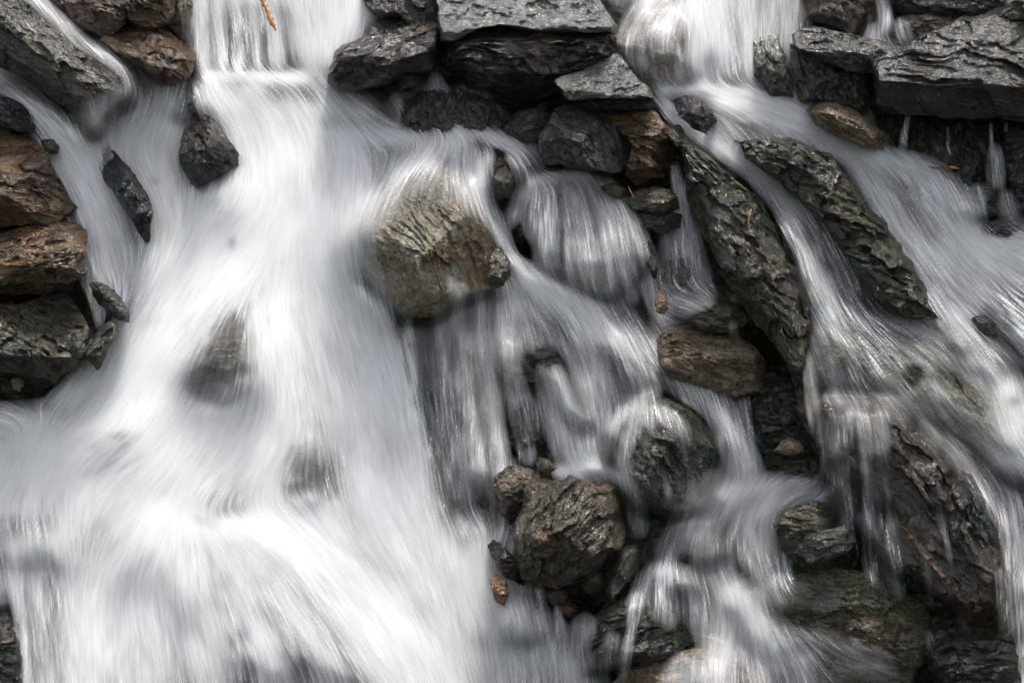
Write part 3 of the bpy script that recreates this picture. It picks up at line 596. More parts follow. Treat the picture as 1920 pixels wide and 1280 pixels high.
# ------------------------------------------------------------------ water
# every line is one thread of the flow: density, then (x, y, half width) along it, downstream
FLOW = [
 # upper left
 (0.8, (20,-40,12),(64,-4,12),(108,36,12),(156,78,13),(206,108,13),(240,140,13),(260,180,16),(262,225,26)),
 (0.08,(60,60,60),(130,150,60),(180,220,46)),
 (1.5, (-150,140,22),(-60,146,24),(0,162,24),(60,196,26),(110,240,26),(150,286,26),(172,330,30),(205,410,40),(240,480,46),(262,530,50)),
 (1.5, (92,262,18),(112,310,26),(150,365,32),(178,440,34),(200,520,36),(230,560,40)),
 (1.2, (70,220,26),(120,270,26),(160,330,28)),
 (0.7, (176,208,36),(186,262,30)),
 (1.3, (270,215,50),(240,260,60),(250,310,50),(300,370,40),(312,440,36),(300,520,50)),
 (1.2, (330,235,30),(310,280,50),(320,350,50),(340,420,60),(330,520,70)),
 (0.5, (200,90,8),(250,120,8),(300,175,26),(320,215,30)),
 (0.8, (248,20,10),(275,42,8)),
 (0.6, (330,165,26),(300,200,30)), (1.3,(400,160,30),(410,200,30),(450,250,30),(480,300,30)),
 # sunlit fall
 (2.0, (360,-160,20),(375,-20,16),(378,60,14),(385,145,14)), (1.8, (405,-160,22),(408,-20,14),(412,60,12),(418,145,12)),
 (1.5, (440,-160,22),(440,-20,14),(446,60,12),(450,145,12)), (1.5, (470,-160,22),(472,-20,14),(478,60,12),(482,145,12)),
 (1.8, (500,-160,22),(505,-20,16),(515,60,14),(522,145,14)), (2.6, (550,-160,32),(555,-20,30),(572,60,30),(585,145,30)),
 (2.8, (600,-160,32),(605,-20,34),(612,60,36),(610,145,30)), (2.6, (650,-160,32),(655,-20,34),(650,40,36),(628,110,40)), (2.4,(700,-160,40),(690,-40,36),(672,30,26)),
 (0.55,(430,-160,90),(430,-60,90),(440,60,80),(440,150,70)), (2.6,(380,146,12),(450,144,9),(530,146,10),(600,138,14)),
 (2.0,(390,-60,40),(440,-30,40),(520,-30,40)),
 # ledge below it
 (1.5, (395,150,18),(410,180,30),(440,215,34),(470,265,40),(480,330,40)),
 (1.9, (440,170,30),(470,210,34),(500,260,40),(530,330,50),(540,420,60)),
 (0.9, (480,160,26),(510,195,30),(560,240,36),(600,300,50)), (0.9, (540,160,22),(570,195,30),(620,240,34),(650,300,50)),
 (0.9, (590,160,20),(610,195,30),(650,230,34),(700,280,40)), (0.8,(640,180,22),(670,215,24),(720,250,24),(770,262,24)),
 (0.6, (460,158,14),(540,154,12),(620,150,12)),
 # the white cascade
 (2.6, (560,250,70),(560,330,90),(560,420,110),(585,520,110),(615,640,100),(650,760,80),(680,880,60)),
 (1.8, (640,270,50),(640,340,60),(630,420,60),(640,520,50),(680,620,46),(725,720,40),(760,840,36),(790,960,40),(840,1060,50)),
 (2.0, (480,300,60),(460,380,60),(430,430,60),(380,500,60),(320,580,60),(280,650,50),(220,720,40)),
 (2.4, (560,400,60),(480,450,70),(420,500,70),(350,570,60),(290,650,60),(240,730,50),(170,800,50)),
 (2.2, (480,440,70),(430,500,60),(370,570,50),(300,660,60),(250,750,60),(190,820,60)),
 (1.2, (380,380,60),(340,450,60),(300,520,60),(270,600,50)),
 (2.0, (540,500,50),(510,600,36),(505,700,40),(490,780,60),(450,850,70)),
 (0.55,(450,560,60),(430,640,60),(410,740,60)),
 (1.6, (340,640,20),(310,720,30),(290,790,50)),
 (2.0, (500,560,40),(520,680,44),(540,780,36),(500,860,60),(440,930,60)),
 (2.0, (290,640,60),(230,740,60),(160,820,70),(80,870,70),(10,900,60)),
 (2.2, (330,780,70),(260,850,80),(180,900,80),(120,960,60)), (2.2, (430,800,60),(380,870,80),(320,940,60)),
 (1.6, (60,850,60),(20,900,60),(-40,950,60)), (1.3,(-40,840,50),(40,860,50),(110,920,60),(190,965,50)),
 (0.7, (-120,780,30),(0,785,26),(70,790,30),(130,800,30)), (1.3,(200,640,14),(180,690,18),(130,740,20),(90,775,20)),
 (0.9, (190,640,20),(150,720,26),(110,770,26)), (0.8,(176,540,12),(184,580,10),(186,612,8)), (0.6,(236,612,20),(216,660,24),(170,730,24)),
 (0.6, (590,800,50),(600,900,50),(590,980,40)), (2.2, (650,700,60),(690,820,60),(700,920,60),(740,1020,70),(800,1120,80),(860,1220,90),(900,1400,100)),
 (2.0, (600,950,60),(640,1040,60),(700,1130,60),(780,1240,70),(840,1400,80)),
 (2.0, (520,960,60),(580,1000,50),(640,1060,50),(720,1150,60),(800,1260,70),(850,1400,80)),
 (2.2, (700,900,50),(740,980,60),(790,1060,60)),
 (1.2, (510,880,30),(500,960,40),(520,1000,40)),
 # swollen lobe at the bottom left
 (2.2, (300,950,40),(250,1010,50),(205,1090,56),(190,1180,60),(190,1280,66),(200,1420,70)),
 (2.2, (320,960,40),(290,1040,50),(270,1120,56),(280,1220,60),(300,1420,66)),
 (2.0, (340,965,36),(350,1040,44),(360,1130,50),(390,1230,50),(430,1420,56)),
 (1.4, (370,970,26),(420,1040,34),(450,1110,40),(500,1220,40),(560,1420,46)),
 (1.3, (410,980,20),(480,1040,28),(540,1130,34),(610,1240,36),(690,1420,44)),
 (2.2, (430,980,22),(520,1020,34),(600,1090,40),(680,1190,44),(770,1300,50),(850,1420,56)),
 (2.4, (470,975,26),(560,1015,36),(650,1080,40),(740,1170,46),(820,1270,50),(900,1420,60)),
 (0.6, (100,1000,60),(110,1060,60)), (1.1, (30,960,50),(50,1020,40)), (0.5,(150,960,50),(140,1040,50)),
 (1.0, (110,990,24),(132,1150,26),(150,1250,30),(160,1420,30)), (1.0, (20,1000,20),(34,1120,12),(44,1220,12),(50,1420,14)),
 (0.8, (56,1000,26),(74,1150,26),(90,1260,30),(100,1420,30)), (0.55,(0,1050,40),(10,1110,30)),
 # threads between cascade and middle boulder
 (1.0, (700,560,26),(730,640,26),(752,740,24),(775,850,24),(800,950,24)),
 (1.3, (766,594,7),(772,660,8),(782,740,8),(794,820,9),(806,880,10)), (0.4,(760,600,40),(790,720,40),(820,850,40),(850,960,40)),
 (0.9, (826,570,14),(832,660,16),(846,760,16),(868,860,18),(880,960,18)), (0.9,(860,560,16),(868,680,18),(884,800,16),(905,920,16)),
 (1.0, (900,545,16),(905,640,18),(920,740,16),(935,850,14),(945,960,12)), (1.2,(870,530,10),(850,600,10),(846,640,10)),
 (0.3,(880,560,90),(890,700,80),(900,820,70),(910,960,60)),
 (1.1, (940,530,20),(950,620,22),(965,720,18),(985,820,16),(995,870,14)), (0.9, (965,520,20),(985,600,24),(1005,660,22)),
 (1.5, (1008,690,12),(1030,740,20),(1048,800,24),(1064,870,26)), (1.4,(1040,690,14),(1064,750,22),(1090,810,26),(1110,875,26)),
 (0.8, (960,690,16),(985,760,18),(1010,830,18)),
 # over the middle boulder
 (1.4, (880,258,16),(840,272,22),(780,300,26),(730,345,24),(690,385,24),(662,430,26),(648,500,26)),
 (0.9, (820,290,30),(770,330,28),(720,400,30),(690,450,30)), (1.3, (880,270,18),(880,320,20),(905,370,16),(935,430,14),(958,480,12),(985,530,16)),
 (0.9, (850,290,26),(860,330,24),(885,370,20),(912,410,14)), (0.32,(790,320,70),(770,420,80),(760,540,70)), (0.5,(800,440,14),(830,500,14),(855,550,12),(862,570,10)),
 (0.9, (848,528,10),(856,556,12),(870,566,12)), (0.3,(850,350,50),(850,440,40)),
 (1.2, (690,255,20),(770,258,20),(850,262,16),(880,265,14)), (1.0,(640,250,24),(700,300,40),(680,360,40)),
 (1.2, (840,250,12),(900,252,12),(960,268,14),(1000,282,16),(1016,310,18)), (0.9,(910,290,16),(905,320,16),(915,370,14)), (0.7,(970,285,20),(985,310,22),(985,340,20)),
 (1.6, (850,240,8),(870,246,10)), (0.5,(745,190,20),(770,230,24)), (0.3,(800,190,40),(800,250,50)), (0.35,(880,190,40),(900,240,40)), (0.5,(815,140,10),(825,180,16),(850,240,20)),
 (0.7, (620,170,26),(660,200,30),(720,230,30)),
 # round curtain
 (1.9, (990,344,10),(1030,333,9),(1080,331,8),(1118,336,8)),
 (0.9, (1008,342,14),(984,366,16),(964,396,14),(956,430,10)), (0.7,(1002,350,14),(996,400,16),(1000,460,12)),
 (0.8, (1034,340,16),(1028,400,18),(1024,470,20),(1030,540,24)), (0.75,(1078,338,18),(1090,400,20),(1098,480,24),(1106,570,30)),
 (0.7, (1112,340,14),(1146,400,18),(1166,480,22),(1180,580,26)), (0.7,(1136,344,12),(1176,396,14),(1208,470,16),(1230,570,16),(1240,620,12)),
 (0.5, (1058,338,6),(1064,410,6),(1066,500,8),(1070,560,8)), (0.7,(1096,338,6),(1124,400,7),(1140,480,8),(1150,560,10)), (0.3,(1090,360,60),(1120,450,70),(1140,560,80)),
 # stream leaving the curtain
 (1.6, (958,486,10),(980,510,18),(1020,540,26),(1080,575,32),(1150,615,34),(1230,670,32),(1310,740,22),(1378,820,18),(1408,895,26)),
 (1.6, (975,520,14),(1030,560,24),(1100,605,30),(1160,660,32),(1200,740,30),(1180,790,26)),
 (1.4, (1000,540,20),(1060,590,26),(1110,650,26),(1140,720,30),(1160,780,26)), (0.7, (980,550,24),(1030,610,26),(1080,670,24),(1110,740,26),(1120,820,26)),
 (1.4, (1240,650,20),(1300,710,24),(1350,780,24),(1390,860,26),(1420,905,26)), (0.6,(1090,700,30),(1120,780,30),(1120,850,36)),
 # boulder with the fan
 (0.9, (1210,758,10),(1170,774,12),(1140,810,14),(1124,860,14),(1112,890,18)), (0.55,(1200,768,14),(1180,820,18),(1170,880,20),(1180,940,18)),
 (0.6, (1212,764,10),(1228,820,12),(1248,890,14),(1262,960,14)), (0.6,(1220,762,10),(1258,800,12),(1290,870,14),(1300,950,14)), (0.7,(1230,764,10),(1280,800,14),(1318,860,14),(1326,930,14)), (0.25,(1230,790,60),(1240,880,70),(1250,960,60)),
 (2.0, (1040,885,10),(1080,884,16),(1120,884,16),(1160,900,12),(1180,930,10)), (1.2,(1080,850,20),(1100,885,24)), (0.35,(1080,910,40),(1050,980,50),(1030,1060,40)),
 (0.8, (1180,905,14),(1196,960,18),(1205,1010,18)), (0.5,(950,880,26),(945,940,30),(950,990,20)),
 (2.2, (870,990,30),(900,1010,36),(890,1060,50),(900,1120,50)), (2.0,(830,1010,40),(850,1080,60),(890,1160,60),(930,1260,60),(960,1400,60)), (1.2,(950,1000,14),(930,1012,12),(910,1030,14)), (1.0,(964,1010,8),(950,1050,10)),
 (1.8, (866,1004,6),(874,988,5),(877,972,4)), (1.6,(912,1004,6),(900,982,4),(890,966,3),(884,956,2)), (1.3,(938,1004,4),(942,984,3),(945,966,2)), (1.0,(896,1000,8),(888,990,6)),
 # lower pool on the right
 (1.0, (1265,310,8),(1270,340,10),(1276,400,13),(1284,460,17),(1292,540,22)), (0.6,(1276,340,8),(1296,420,14),(1310,500,20),(1330,560,24)), (0.4,(1250,400,16),(1256,500,20),(1262,570,20)), (0.5,(1240,600,30),(1290,560,30),(1330,560,30)),
 (0.5, (1372,604,10),(1378,640,12),(1384,690,14)), (0.3,(1340,740,30),(1370,820,34),(1390,890,30)), (0.3,(1395,740,16),(1402,800,16),(1412,860,16)),
 (1.6, (1530,905,14),(1480,905,18),(1420,915,22),(1370,930,26),(1320,960,30),(1270,1000,30)), (1.2,(1560,925,12),(1500,930,16),(1440,945,20),(1390,990,30),(1380,1060,30)),
 (1.3, (1360,900,30),(1330,950,40),(1300,1000,40)), (0.9,(1450,930,26),(1430,990,30),(1430,1060,34)), (1.0,(1310,960,30),(1270,1010,26),(1240,1050,26)),
 (0.9, (1330,1000,30),(1330,1060,34),(1370,1110,36)), (1.0,(1400,1000,30),(1440,1080,30),(1450,1130,26)), (0.7,(1470,1040,18),(1460,1090,20)),
 (1.7, (1250,1062,12),(1216,1080,14),(1194,1120,14),(1180,1180,14)), (1.2,(1250,1064,12),(1248,1110,18),(1252,1170,20)), (1.4,(1256,1064,12),(1290,1090,18),(1310,1150,22),(1325,1220,24)), (0.6,(1250,1090,40),(1250,1160,50)),
 (2.0, (1360,1100,26),(1400,1140,30),(1450,1200,36),(1500,1270,44),(1530,1400,50)), (1.7,(1370,1110,30),(1370,1180,34),(1350,1260,36),(1330,1400,40)), (1.2,(1390,1120,24),(1420,1220,36),(1440,1300,44),(1450,1400,50)),
 (0.35,(1450,1100,40),(1540,1120,40),(1620,1130,40)), (0.4,(1500,1180,30),(1600,1230,40),(1700,1260,40)), (0.8,(1560,1262,16),(1680,1258,16)),
 (0.4, (1150,1190,20),(1130,1260,24)), (0.9,(1190,1150,8),(1176,1220,10),(1164,1280,12)),
 (1.3, (960,1090,24),(990,1150,30),(1020,1220,40),(1060,1400,50)), (1.3,(1012,1100,7),(1018,1150,9),(1028,1210,14)), (1.0,(1050,1100,6),(1046,1150,7),(1060,1200,14)), (1.2,(1100,1160,20),(1080,1220,24),(1090,1300,30),(1090,1400,40)), (1.4,(1060,1230,30),(1100,1300,40),(1100,1400,50)),
 (1.2, (930,1100,26),(950,1160,30),(980,1240,40),(990,1400,50)), (0.8,(1290,1250,40),(1250,1400,50)),
 # upper right fall
 (2.0, (1290,-150,24),(1300,-10,24),(1306,60,22),(1310,120,18),(1312,176,18)), (2.4, (1340,-150,34),(1345,-10,34),(1350,70,30),(1352,176,28)), (2.0,(1390,-150,30),(1396,-10,26),(1404,70,20),(1408,176,20)),
 (1.2, (1440,-150,30),(1446,-10,26),(1440,60,16),(1432,130,12)), (1.1,(1480,-150,26),(1478,-10,24),(1480,60,20),(1484,120,16)), (1.6,(1250,-10,22),(1220,4,20),(1190,30,16)), (1.0,(1270,10,22),(1250,50,22),(1240,110,26)),
 (0.5, (1220,30,40),(1190,80,36),(1180,140,34)), (0.7,(1150,-60,30),(1160,0,20)), (0.8, (1200,-60,30),(1210,-10,20)), (0.5,(1200,120,50),(1230,170,40)), (0.7,(1270,90,16),(1276,168,16)),
 (0.4,(1500,100,16),(1506,180,20)), (0.3,(1545,130,16),(1560,200,20)), (0.3,(1600,150,14),(1640,260,18)), (0.6,(1440,110,14),(1450,180,16)),
 (2.2, (1232,174,8),(1290,174,12),(1350,178,18),(1420,182,18),(1470,186,14)),
 (2.4, (1340,190,14),(1400,205,20),(1460,222,26),(1520,245,28),(1580,275,24),(1630,292,20),(1680,310,22),(1720,350,30),(1760,410,40),(1820,480,46),(1900,550,60),(2060,640,70)),
 (2.0, (1430,190,16),(1490,200,20),(1540,232,20),(1580,262,22),(1620,296,24),(1650,340,28),(1690,410,34),(1740,480,38),(1800,540,44),(1880,600,50),(2060,700,60)),
 (1.9, (1690,300,16),(1740,320,20),(1780,360,24),(1814,420,24),(1850,480,28),(1920,540,40)), (1.2, (1560,262,14),(1600,310,16),(1640,370,20),(1690,450,26),(1740,530,30)),
 (1.0, (1700,470,26),(1740,540,28),(1780,590,30),(1840,640,34),(1920,710,40)), (0.7,(1740,560,26),(1780,630,30),(1840,700,30),(1930,760,40)),
 (1.6, (1840,470,30),(1900,480,40),(1960,500,50),(2060,540,60)), (0.9,(1900,610,26),(1960,680,36),(2060,760,40)),
 (0.8, (1790,580,20),(1810,640,22),(1860,720,24),(1900,790,26)),
 # left of the two right hand streams
 (1.7, (1238,180,10),(1262,216,12),(1296,244,13),(1342,272,15),(1396,306,17),(1440,348,18),(1478,396,20),(1510,450,24),(1536,510,28),(1566,560,32),(1610,620,34)),
 (1.2, (1370,290,12),(1430,320,14),(1484,372,16),(1530,420,20),(1570,480,24),(1600,550,26),(1640,620,30)),
 (1.4, (1520,480,22),(1530,530,26),(1560,590,30),(1600,650,34)), (0.5,(1350,222,30),(1380,270,30),(1410,310,26)), (0.6,(1430,240,26),(1450,280,26),(1470,320,22)), (0.5,(1480,262,20),(1500,300,16)),
 (1.4, (1590,600,36),(1650,640,36),(1710,700,36),(1760,760,36),(1820,810,36),(1890,870,40),(2060,980,50)),
 (1.0, (1560,600,30),(1600,660,34),(1660,730,34),(1720,780,34),(1780,840,30),(1850,920,30),(1900,990,30)),
 (0.9, (1500,590,16),(1530,640,26),(1560,700,30),(1590,760,26)), (0.9, (1516,660,12),(1520,710,14),(1524,760,14),(1530,830,12)), (0.8,(1560,670,14),(1572,740,16)),
 (0.9, (1600,680,20),(1610,740,22)), (0.5,(1700,620,40),(1780,660,40),(1850,740,40),(1930,820,50)), (0.5,(1640,590,30),(1720,620,30),(1800,640,30)),
 (0.7, (1540,745,10),(1600,752,10),(1660,752,10)),
 (3.0, (1896,720,24),(1900,770,36),(1930,830,36),(2000,900,50)), (1.5,(1860,850,30),(1890,920,26),(1900,1000,22),(1908,1100,22),(1914,1250,22),(1918,1400,24)), (1.3,(1900,930,20),(1920,1050,26),(1930,1200,26)),
 # trickles over the veined rock
 (0.74, (1602,764,10),(1588,800,12),(1584,860,12),(1588,940,12),(1592,1020,12)), (0.56, (1612,764,12),(1622,830,14),(1624,920,12),(1630,1020,12),(1634,1100,12)),
 (0.43, (1650,762,14),(1658,840,12),(1668,940,12),(1680,1060,12),(1690,1130,12)), (0.31, (1690,770,12),(1706,860,12),(1720,960,12),(1738,1060,12),(1750,1160,14)),
 (0.43, (1722,800,14),(1750,850,14),(1752,930,12),(1758,1020,12)), (0.56, (1740,800,16),(1800,850,18),(1850,900,20),(1880,980,20)), (0.25, (1560,790,24),(1570,880,24),(1580,980,24)), (0.25, (1640,800,50),(1680,920,50),(1720,1040,40)),
 (0.37, (1770,900,8),(1766,960,8),(1790,1090,10)), (0.31, (1800,1150,20),(1820,1220,26),(1850,1300,36)), (0.43, (1740,1180,12),(1760,1240,20),(1790,1300,30)), (0.31, (1540,780,8),(1546,860,8),(1530,940,8),(1525,1000,8)),
 (0.31, (1870,1060,10),(1876,1150,12),(1880,1250,14)),
 (0.45,(1620,770,50),(1630,900,60),(1660,1040,60),(1680,1140,50)), (0.35,(1560,760,30),(1570,900,30),(1590,1030,30)),
 # dark wall at the right
 (1.1, (1704,208,4),(1698,240,5),(1690,284,6)), (0.9,(1866,278,12),(1868,310,16),(1870,346,20)), (0.5,(1858,230,3),(1860,276,4)), (0.5,(1886,230,3),(1886,250,3)),
 (0.45,(1830,360,20),(1828,420,24)), (0.45,(1890,370,20),(1900,430,22)), (0.3,(1776,235,3),(1780,300,4)), (1.0,(1860,446,26),(1910,452,30),(1990,470,40)),
 # top right
 (1.1, (1655,-60,12),(1656,0,11),(1660,40,12),(1650,70,16)), (0.9,(1640,56,14),(1640,84,16),(1690,90,12)), (1.2,(1910,-10,12),(1870,16,10),(1820,38,10),(1790,50,10)), (0.6,(1560,-10,14),(1600,10,12)), (0.6,(1690,50,16),(1700,80,16)), (0.6,(1500,10,20),(1510,60,14)),
]
dens = np.zeros((NY, NX)); VX = np.zeros((NY, NX)); VY = np.zeros((NY, NX)) + 1e-3
def seg_field(pts):
    """soft band along a polyline -> (window, profile, direction)"""
    p = np.array([q[:3] for q in pts], float)
    # smooth the centre line
    t = np.linspace(0, 1, len(p)); m = max(8, len(p) * 5); tt = np.linspace(0, 1, m)
    def cr(v):
        e = np.concatenate([[2 * v[0] - v[1]], v, [2 * v[-1] - v[-2]]]); o = []
        for u in tt:
            s = u * (len(v) - 1); i = min(int(s), len(v) - 2); f = s - i
            a, b, c, d = e[i], e[i + 1], e[i + 2], e[i + 3]
            o.append(0.5 * (2 * b + (c - a) * f + (2 * a - 5 * b + 4 * c - d) * f * f + (3 * b - a - 3 * c + d) * f**3))
        return np.array(o)
    X, Y, Wd = cr(p[:, 0]), cr(p[:, 1]), np.maximum(cr(p[:, 2]), 2)
    pad = Wd.max() * 1.7
    x0 = max(0, int((X.min() - pad - GX0) / GS)); x1 = min(NX, int((X.max() + pad - GX0) / GS) + 2)
    y0 = max(0, int((Y.min() - pad - GY0) / GS)); y1 = min(NY, int((Y.max() + pad - GY0) / GS) + 2)
    gxx, gyy = GXX[y0:y1, x0:x1], GYY[y0:y1, x0:x1]
    best = np.zeros(gxx.shape); dvx = np.zeros(gxx.shape); dvy = np.zeros(gxx.shape)
    L = len(X); len_tot = float(np.hypot(np.diff(X), np.diff(Y)).sum())
    for i in range(L - 1):
        ax, ay, bx_, by_ = X[i], Y[i], X[i + 1], Y[i + 1]
        ex, ey = bx_ - ax, by_ - ay; l2 = ex * ex + ey * ey + 1e-9
        # local window
        pw = max(Wd[i], Wd[i + 1]) * 1.6
        j0 = max(0, int((min(ax, bx_) - pw - gxx[0, 0]) / GS)); j1 = min(gxx.shape[1], int((max(ax, bx_) + pw - gxx[0, 0]) / GS) + 2)
        k0 = max(0, int((min(ay, by_) - pw - gyy[0, 0]) / GS)); k1 = min(gxx.shape[0], int((max(ay, by_) + pw - gyy[0, 0]) / GS) + 2)
        if j1 <= j0 or k1 <= k0: continue
        sx, sy = gxx[k0:k1, j0:j1] - ax, gyy[k0:k1, j0:j1] - ay
        t_ = np.clip((sx * ex + sy * ey) / l2, 0, 1)
        w = Wd[i] + (Wd[i + 1] - Wd[i]) * t_
        q = ((sx - t_ * ex)**2 + (sy - t_ * ey)**2) / (w * w)
        pr = np.exp(-q * 1.15) - 0.05
        along = (i + t_) / (L - 1); wm = max(Wd[i], 4)
        run = len_tot / wm
        pr = pr * sstep(-0.01, min(0.12, 1.2 / run), along) * (1 - sstep(1 - min(0.35, 3.5 / run), 1.02, along))
        b = best[k0:k1, j0:j1]; k = pr > b
        b[k] = pr[k]
        ll = math.sqrt(l2); dvx[k0:k1, j0:j1][k] = ex / ll; dvy[k0:k1, j0:j1][k] = ey / ll
    return (slice(y0, y1), slice(x0, x1)), best, dvx, dvy
for fl in FLOW:
    win, pr, ux, uy = seg_field(fl[1:])
    dens[win] += fl[0] * pr
    VX[win] += ux * pr * (0.3 + fl[0]); VY[win] += uy * pr * (0.3 + fl[0])
# where rocks part or thin the flow: x, y, rx, ry, angle, how much is taken away
THIN = [(418,665,56,86,22,0.84),(585,890,60,74,0,0.74),(610,890,60,40,10,0.3),(228,818,34,14,0,0.6),(800,560,70,60,0,0.5),(870,480,40,70,-30,0.6),(770,360,22,40,20,0.5),
 (725,345,18,24,0,0.4),(435,455,12,16,0,0.8),(250,445,10,50,-20,0.5),(40,985,60,30,0,0.4),(380,978,30,10,20,0.4),(560,1230,26,70,-30,0.3),(480,1200,20,60,-20,0.2),(640,1290,20,60,-30,0.4),
 (800,760,20,120,-6,0.6),(985,800,26,60,-15,0.6),(1080,740,14,60,-25,0.6),(1240,830,34,50,0,0.5),(1290,900,30,50,0,0.4),(1195,860,18,40,0,0.4),(1050,990,70,90,0,0.7),(1380,210,30,20,0,0.3),(290,340,12,10,0,0.5),
 (1500,540,10,24,-30,0.6),(1560,505,9,36,-40,0.5),(1700,650,40,26,30,0.5),(1820,720,60,26,40,0.5),(1600,900,20,90,-10,0.4),(1700,930,40,90,-30,0.5),(440,80,50,60,0,0.45),(430,205,26,16,40,0.2),(560,180,60,16,0,0.35),(640,230,50,14,0,0.35),
 (1000,700,30,20,40,0.6),(960,690,24,24,0,0.6),(1200,700,18,30,-20,0.5),(745,620,14,30,0,0.6),(1140,470,16,60,-14,0.35),(1220,600,20,30,0,0.5),(1240,110,30,44,0,0.4),(130,180,90,50,30,0.5),(1800,520,16,40,-45,0.3),(800,455,125,130,20,0.88),(1245,870,72,100,0,0.80),(700,470,44,100,15,0.7),(1318,840,26,90,-6,0.85),(1500,520,30,80,-30,0.5),(1790,640,30,90,-50,0.5),(800,420,70,90,20,0.35),(1190,240,20,30,0,0.3),(1115,440,60,60,0,0.15),(1710,910,120,150,40,0.75),(1640,690,110,60,40,0.5),(1760,760,120,70,40,0.5),(1720,800,60,60,40,0.4),(110,140,110,70,40,0.7),(1560,680,60,70,0,0.6),(1580,860,50,110,-10,0.5),(1570,340,60,20,40,0.3),(640,1020,90,13,34,0.35),(1050,640,30,70,-30,0.3),(1560,1120,140,60,0,0.5),(1240,1170,70,50,0,0.5),(1300,1020,90,60,0,0.35),(1010,760,90,110,-20,0.4),(860,740,70,150,0,0.3),(1330,480,50,70,0,0.5),(1170,700,40,60,-20,0.4),(800,200,90,40,0,0.4),(1200,110,50,70,0,0.5),(1080,600,60,30,30,0.3)]
for (cx, cy, rx, ry, a, amt) in THIN:
    ca, sa = math.cos(math.radians(a)), math.sin(math.radians(a))
    u = ((GXX - cx) * ca + (GYY - cy) * sa) / rx; v = (-(GXX - cx) * sa + (GYY - cy) * ca) / ry
    dens *= 1 - amt * np.exp(-(u * u + v * v)**1.5)
dens = np.maximum(dens, 0)
dens *= np.exp(0.26 * fbm(np.stack([GXX * 0.02, GYY * 0.013, np.zeros_like(GXX) + 1.7], -1), 4) * 2)
dens *= 1 - 0.40 * sstep(700, 880, GXX) * sstep(500, 640, GYY)
dens *= 1 - 0.22 * sstep(1450, 1600, GXX + 0.4 * GYY)
dens *= 1 + 0.25 * (1 - sstep(640, 760, GXX - 0.12 * (GYY - 600))) * sstep(230, 330, GYY)
dens *= 1 + 0.45 * np.exp(-(((GXX - 360) / 230)**2 + ((GYY - 1140) / 150)**2)**2) + 0.5 * np.exp(-(((GXX - 600) / 100)**2 + ((GYY - 40) / 120)**2))
dens *= 1 - 0.18 * sstep(1440, 1640, GXX)
# direction everywhere
VXs = blur(VX, 7) + 0.2 * blur(VX, 20); VYs = blur(VY, 7) + 0.2 * blur(VY, 20) + 0.02
# turbulence bends the threads a little
tb = perlin(np.stack([GXX * 0.012, GYY * 0.012, np.zeros_like(GXX) + 3.3], -1)) * 0.07 + perlin(np.stack([GXX * 0.04, GYY * 0.04, np.zeros_like(GXX) + 7.3], -1)) * 0.06
_m = np.hypot(VXs, VYs) + 1e-6
fallz = sstep(740, 860, GXX) * (1 - sstep(1440, 1520, GXX)) * sstep(480, 600, GYY)
ang = np.arctan2(VYs / _m + 0.12 + 0.55 * fallz, VXs / _m) + tb
VXn, VYn = np.cos(ang), np.sin(ang)
def lic(src, n, step=1.0):
    """carry src along the flow both ways: threads of water"""
    acc = [s.copy() for s in src]; cnt = 1.0
    jj, kk = np.meshgrid(np.arange(NX, dtype=np.float32), np.arange(NY, dtype=np.float32))
    for sg in (1, -1):
        px = jj.copy(); py = kk.copy()
        for i in range(n):
            ix = np.clip((px + 0.5).astype(np.int32), 0, NX - 1); iy = np.clip((py + 0.5).astype(np.int32), 0, NY - 1)
            px += sg * step * VXn32[iy, ix]; py += sg * step * VYn32[iy, ix]
            ix = np.clip((px + 0.5).astype(np.int32), 0, NX - 1); iy = np.clip((py + 0.5).astype(np.int32), 0, NY - 1)
            w = 0.5 + 0.5 * math.cos(math.pi * (i + 1) / (n + 1))
            for a, s in zip(acc, src): a += w * s[iy, ix]
            cnt += w
    return [a / cnt for a in acc]
VXn32, VYn32 = VXn.astype(np.float32), VYn.astype(np.float32)
def norm(a): a = a - a.mean(); return a / a.std()
wr = np.random.RandomState(11)
def threads(seed):
    rs = np.random.RandomState(seed)
    w1 = rs.normal(size=(NY, NX)).astype(np.float32)
    w2 = norm(box1(box1(rs.normal(size=(NY, NX)), 1, 0), 1, 1)).astype(np.float32)
    w3 = norm(blur(rs.normal(size=(NY, NX)), 3)).astype(np.float32)
    w4 = norm(blur(rs.normal(size=(NY, NX)), 8)).astype(np.float32)
    a = lic([w1, w2], 16); b = lic([w3, w4], 24, 1.6)
    return [norm(v) for v in (a[0], a[1], b[0], b[1])]
dens_s, = lic([dens.astype(np.float32)], 10)
dens = 0.5 * dens + 0.5 * dens_s
# the water lies over the wet ground: fill its gaps, soften it
base = np.maximum(maxf(HW, 3), 8.0)
near = blur(base, 3); far = blur(maxf(base, 6), 12)
th = sstep(0.5, 2.2, dens)
surf0 = near * (1 - th) + (np.maximum(near, far)) * th
surf0 = blur(surf0, 3)
th2 = blur(sstep(0.9, 2.4, dens), 6)
surf0 = surf0 * (1 - 0.85 * th2) + blur(surf0, 16) * 0.85 * th2

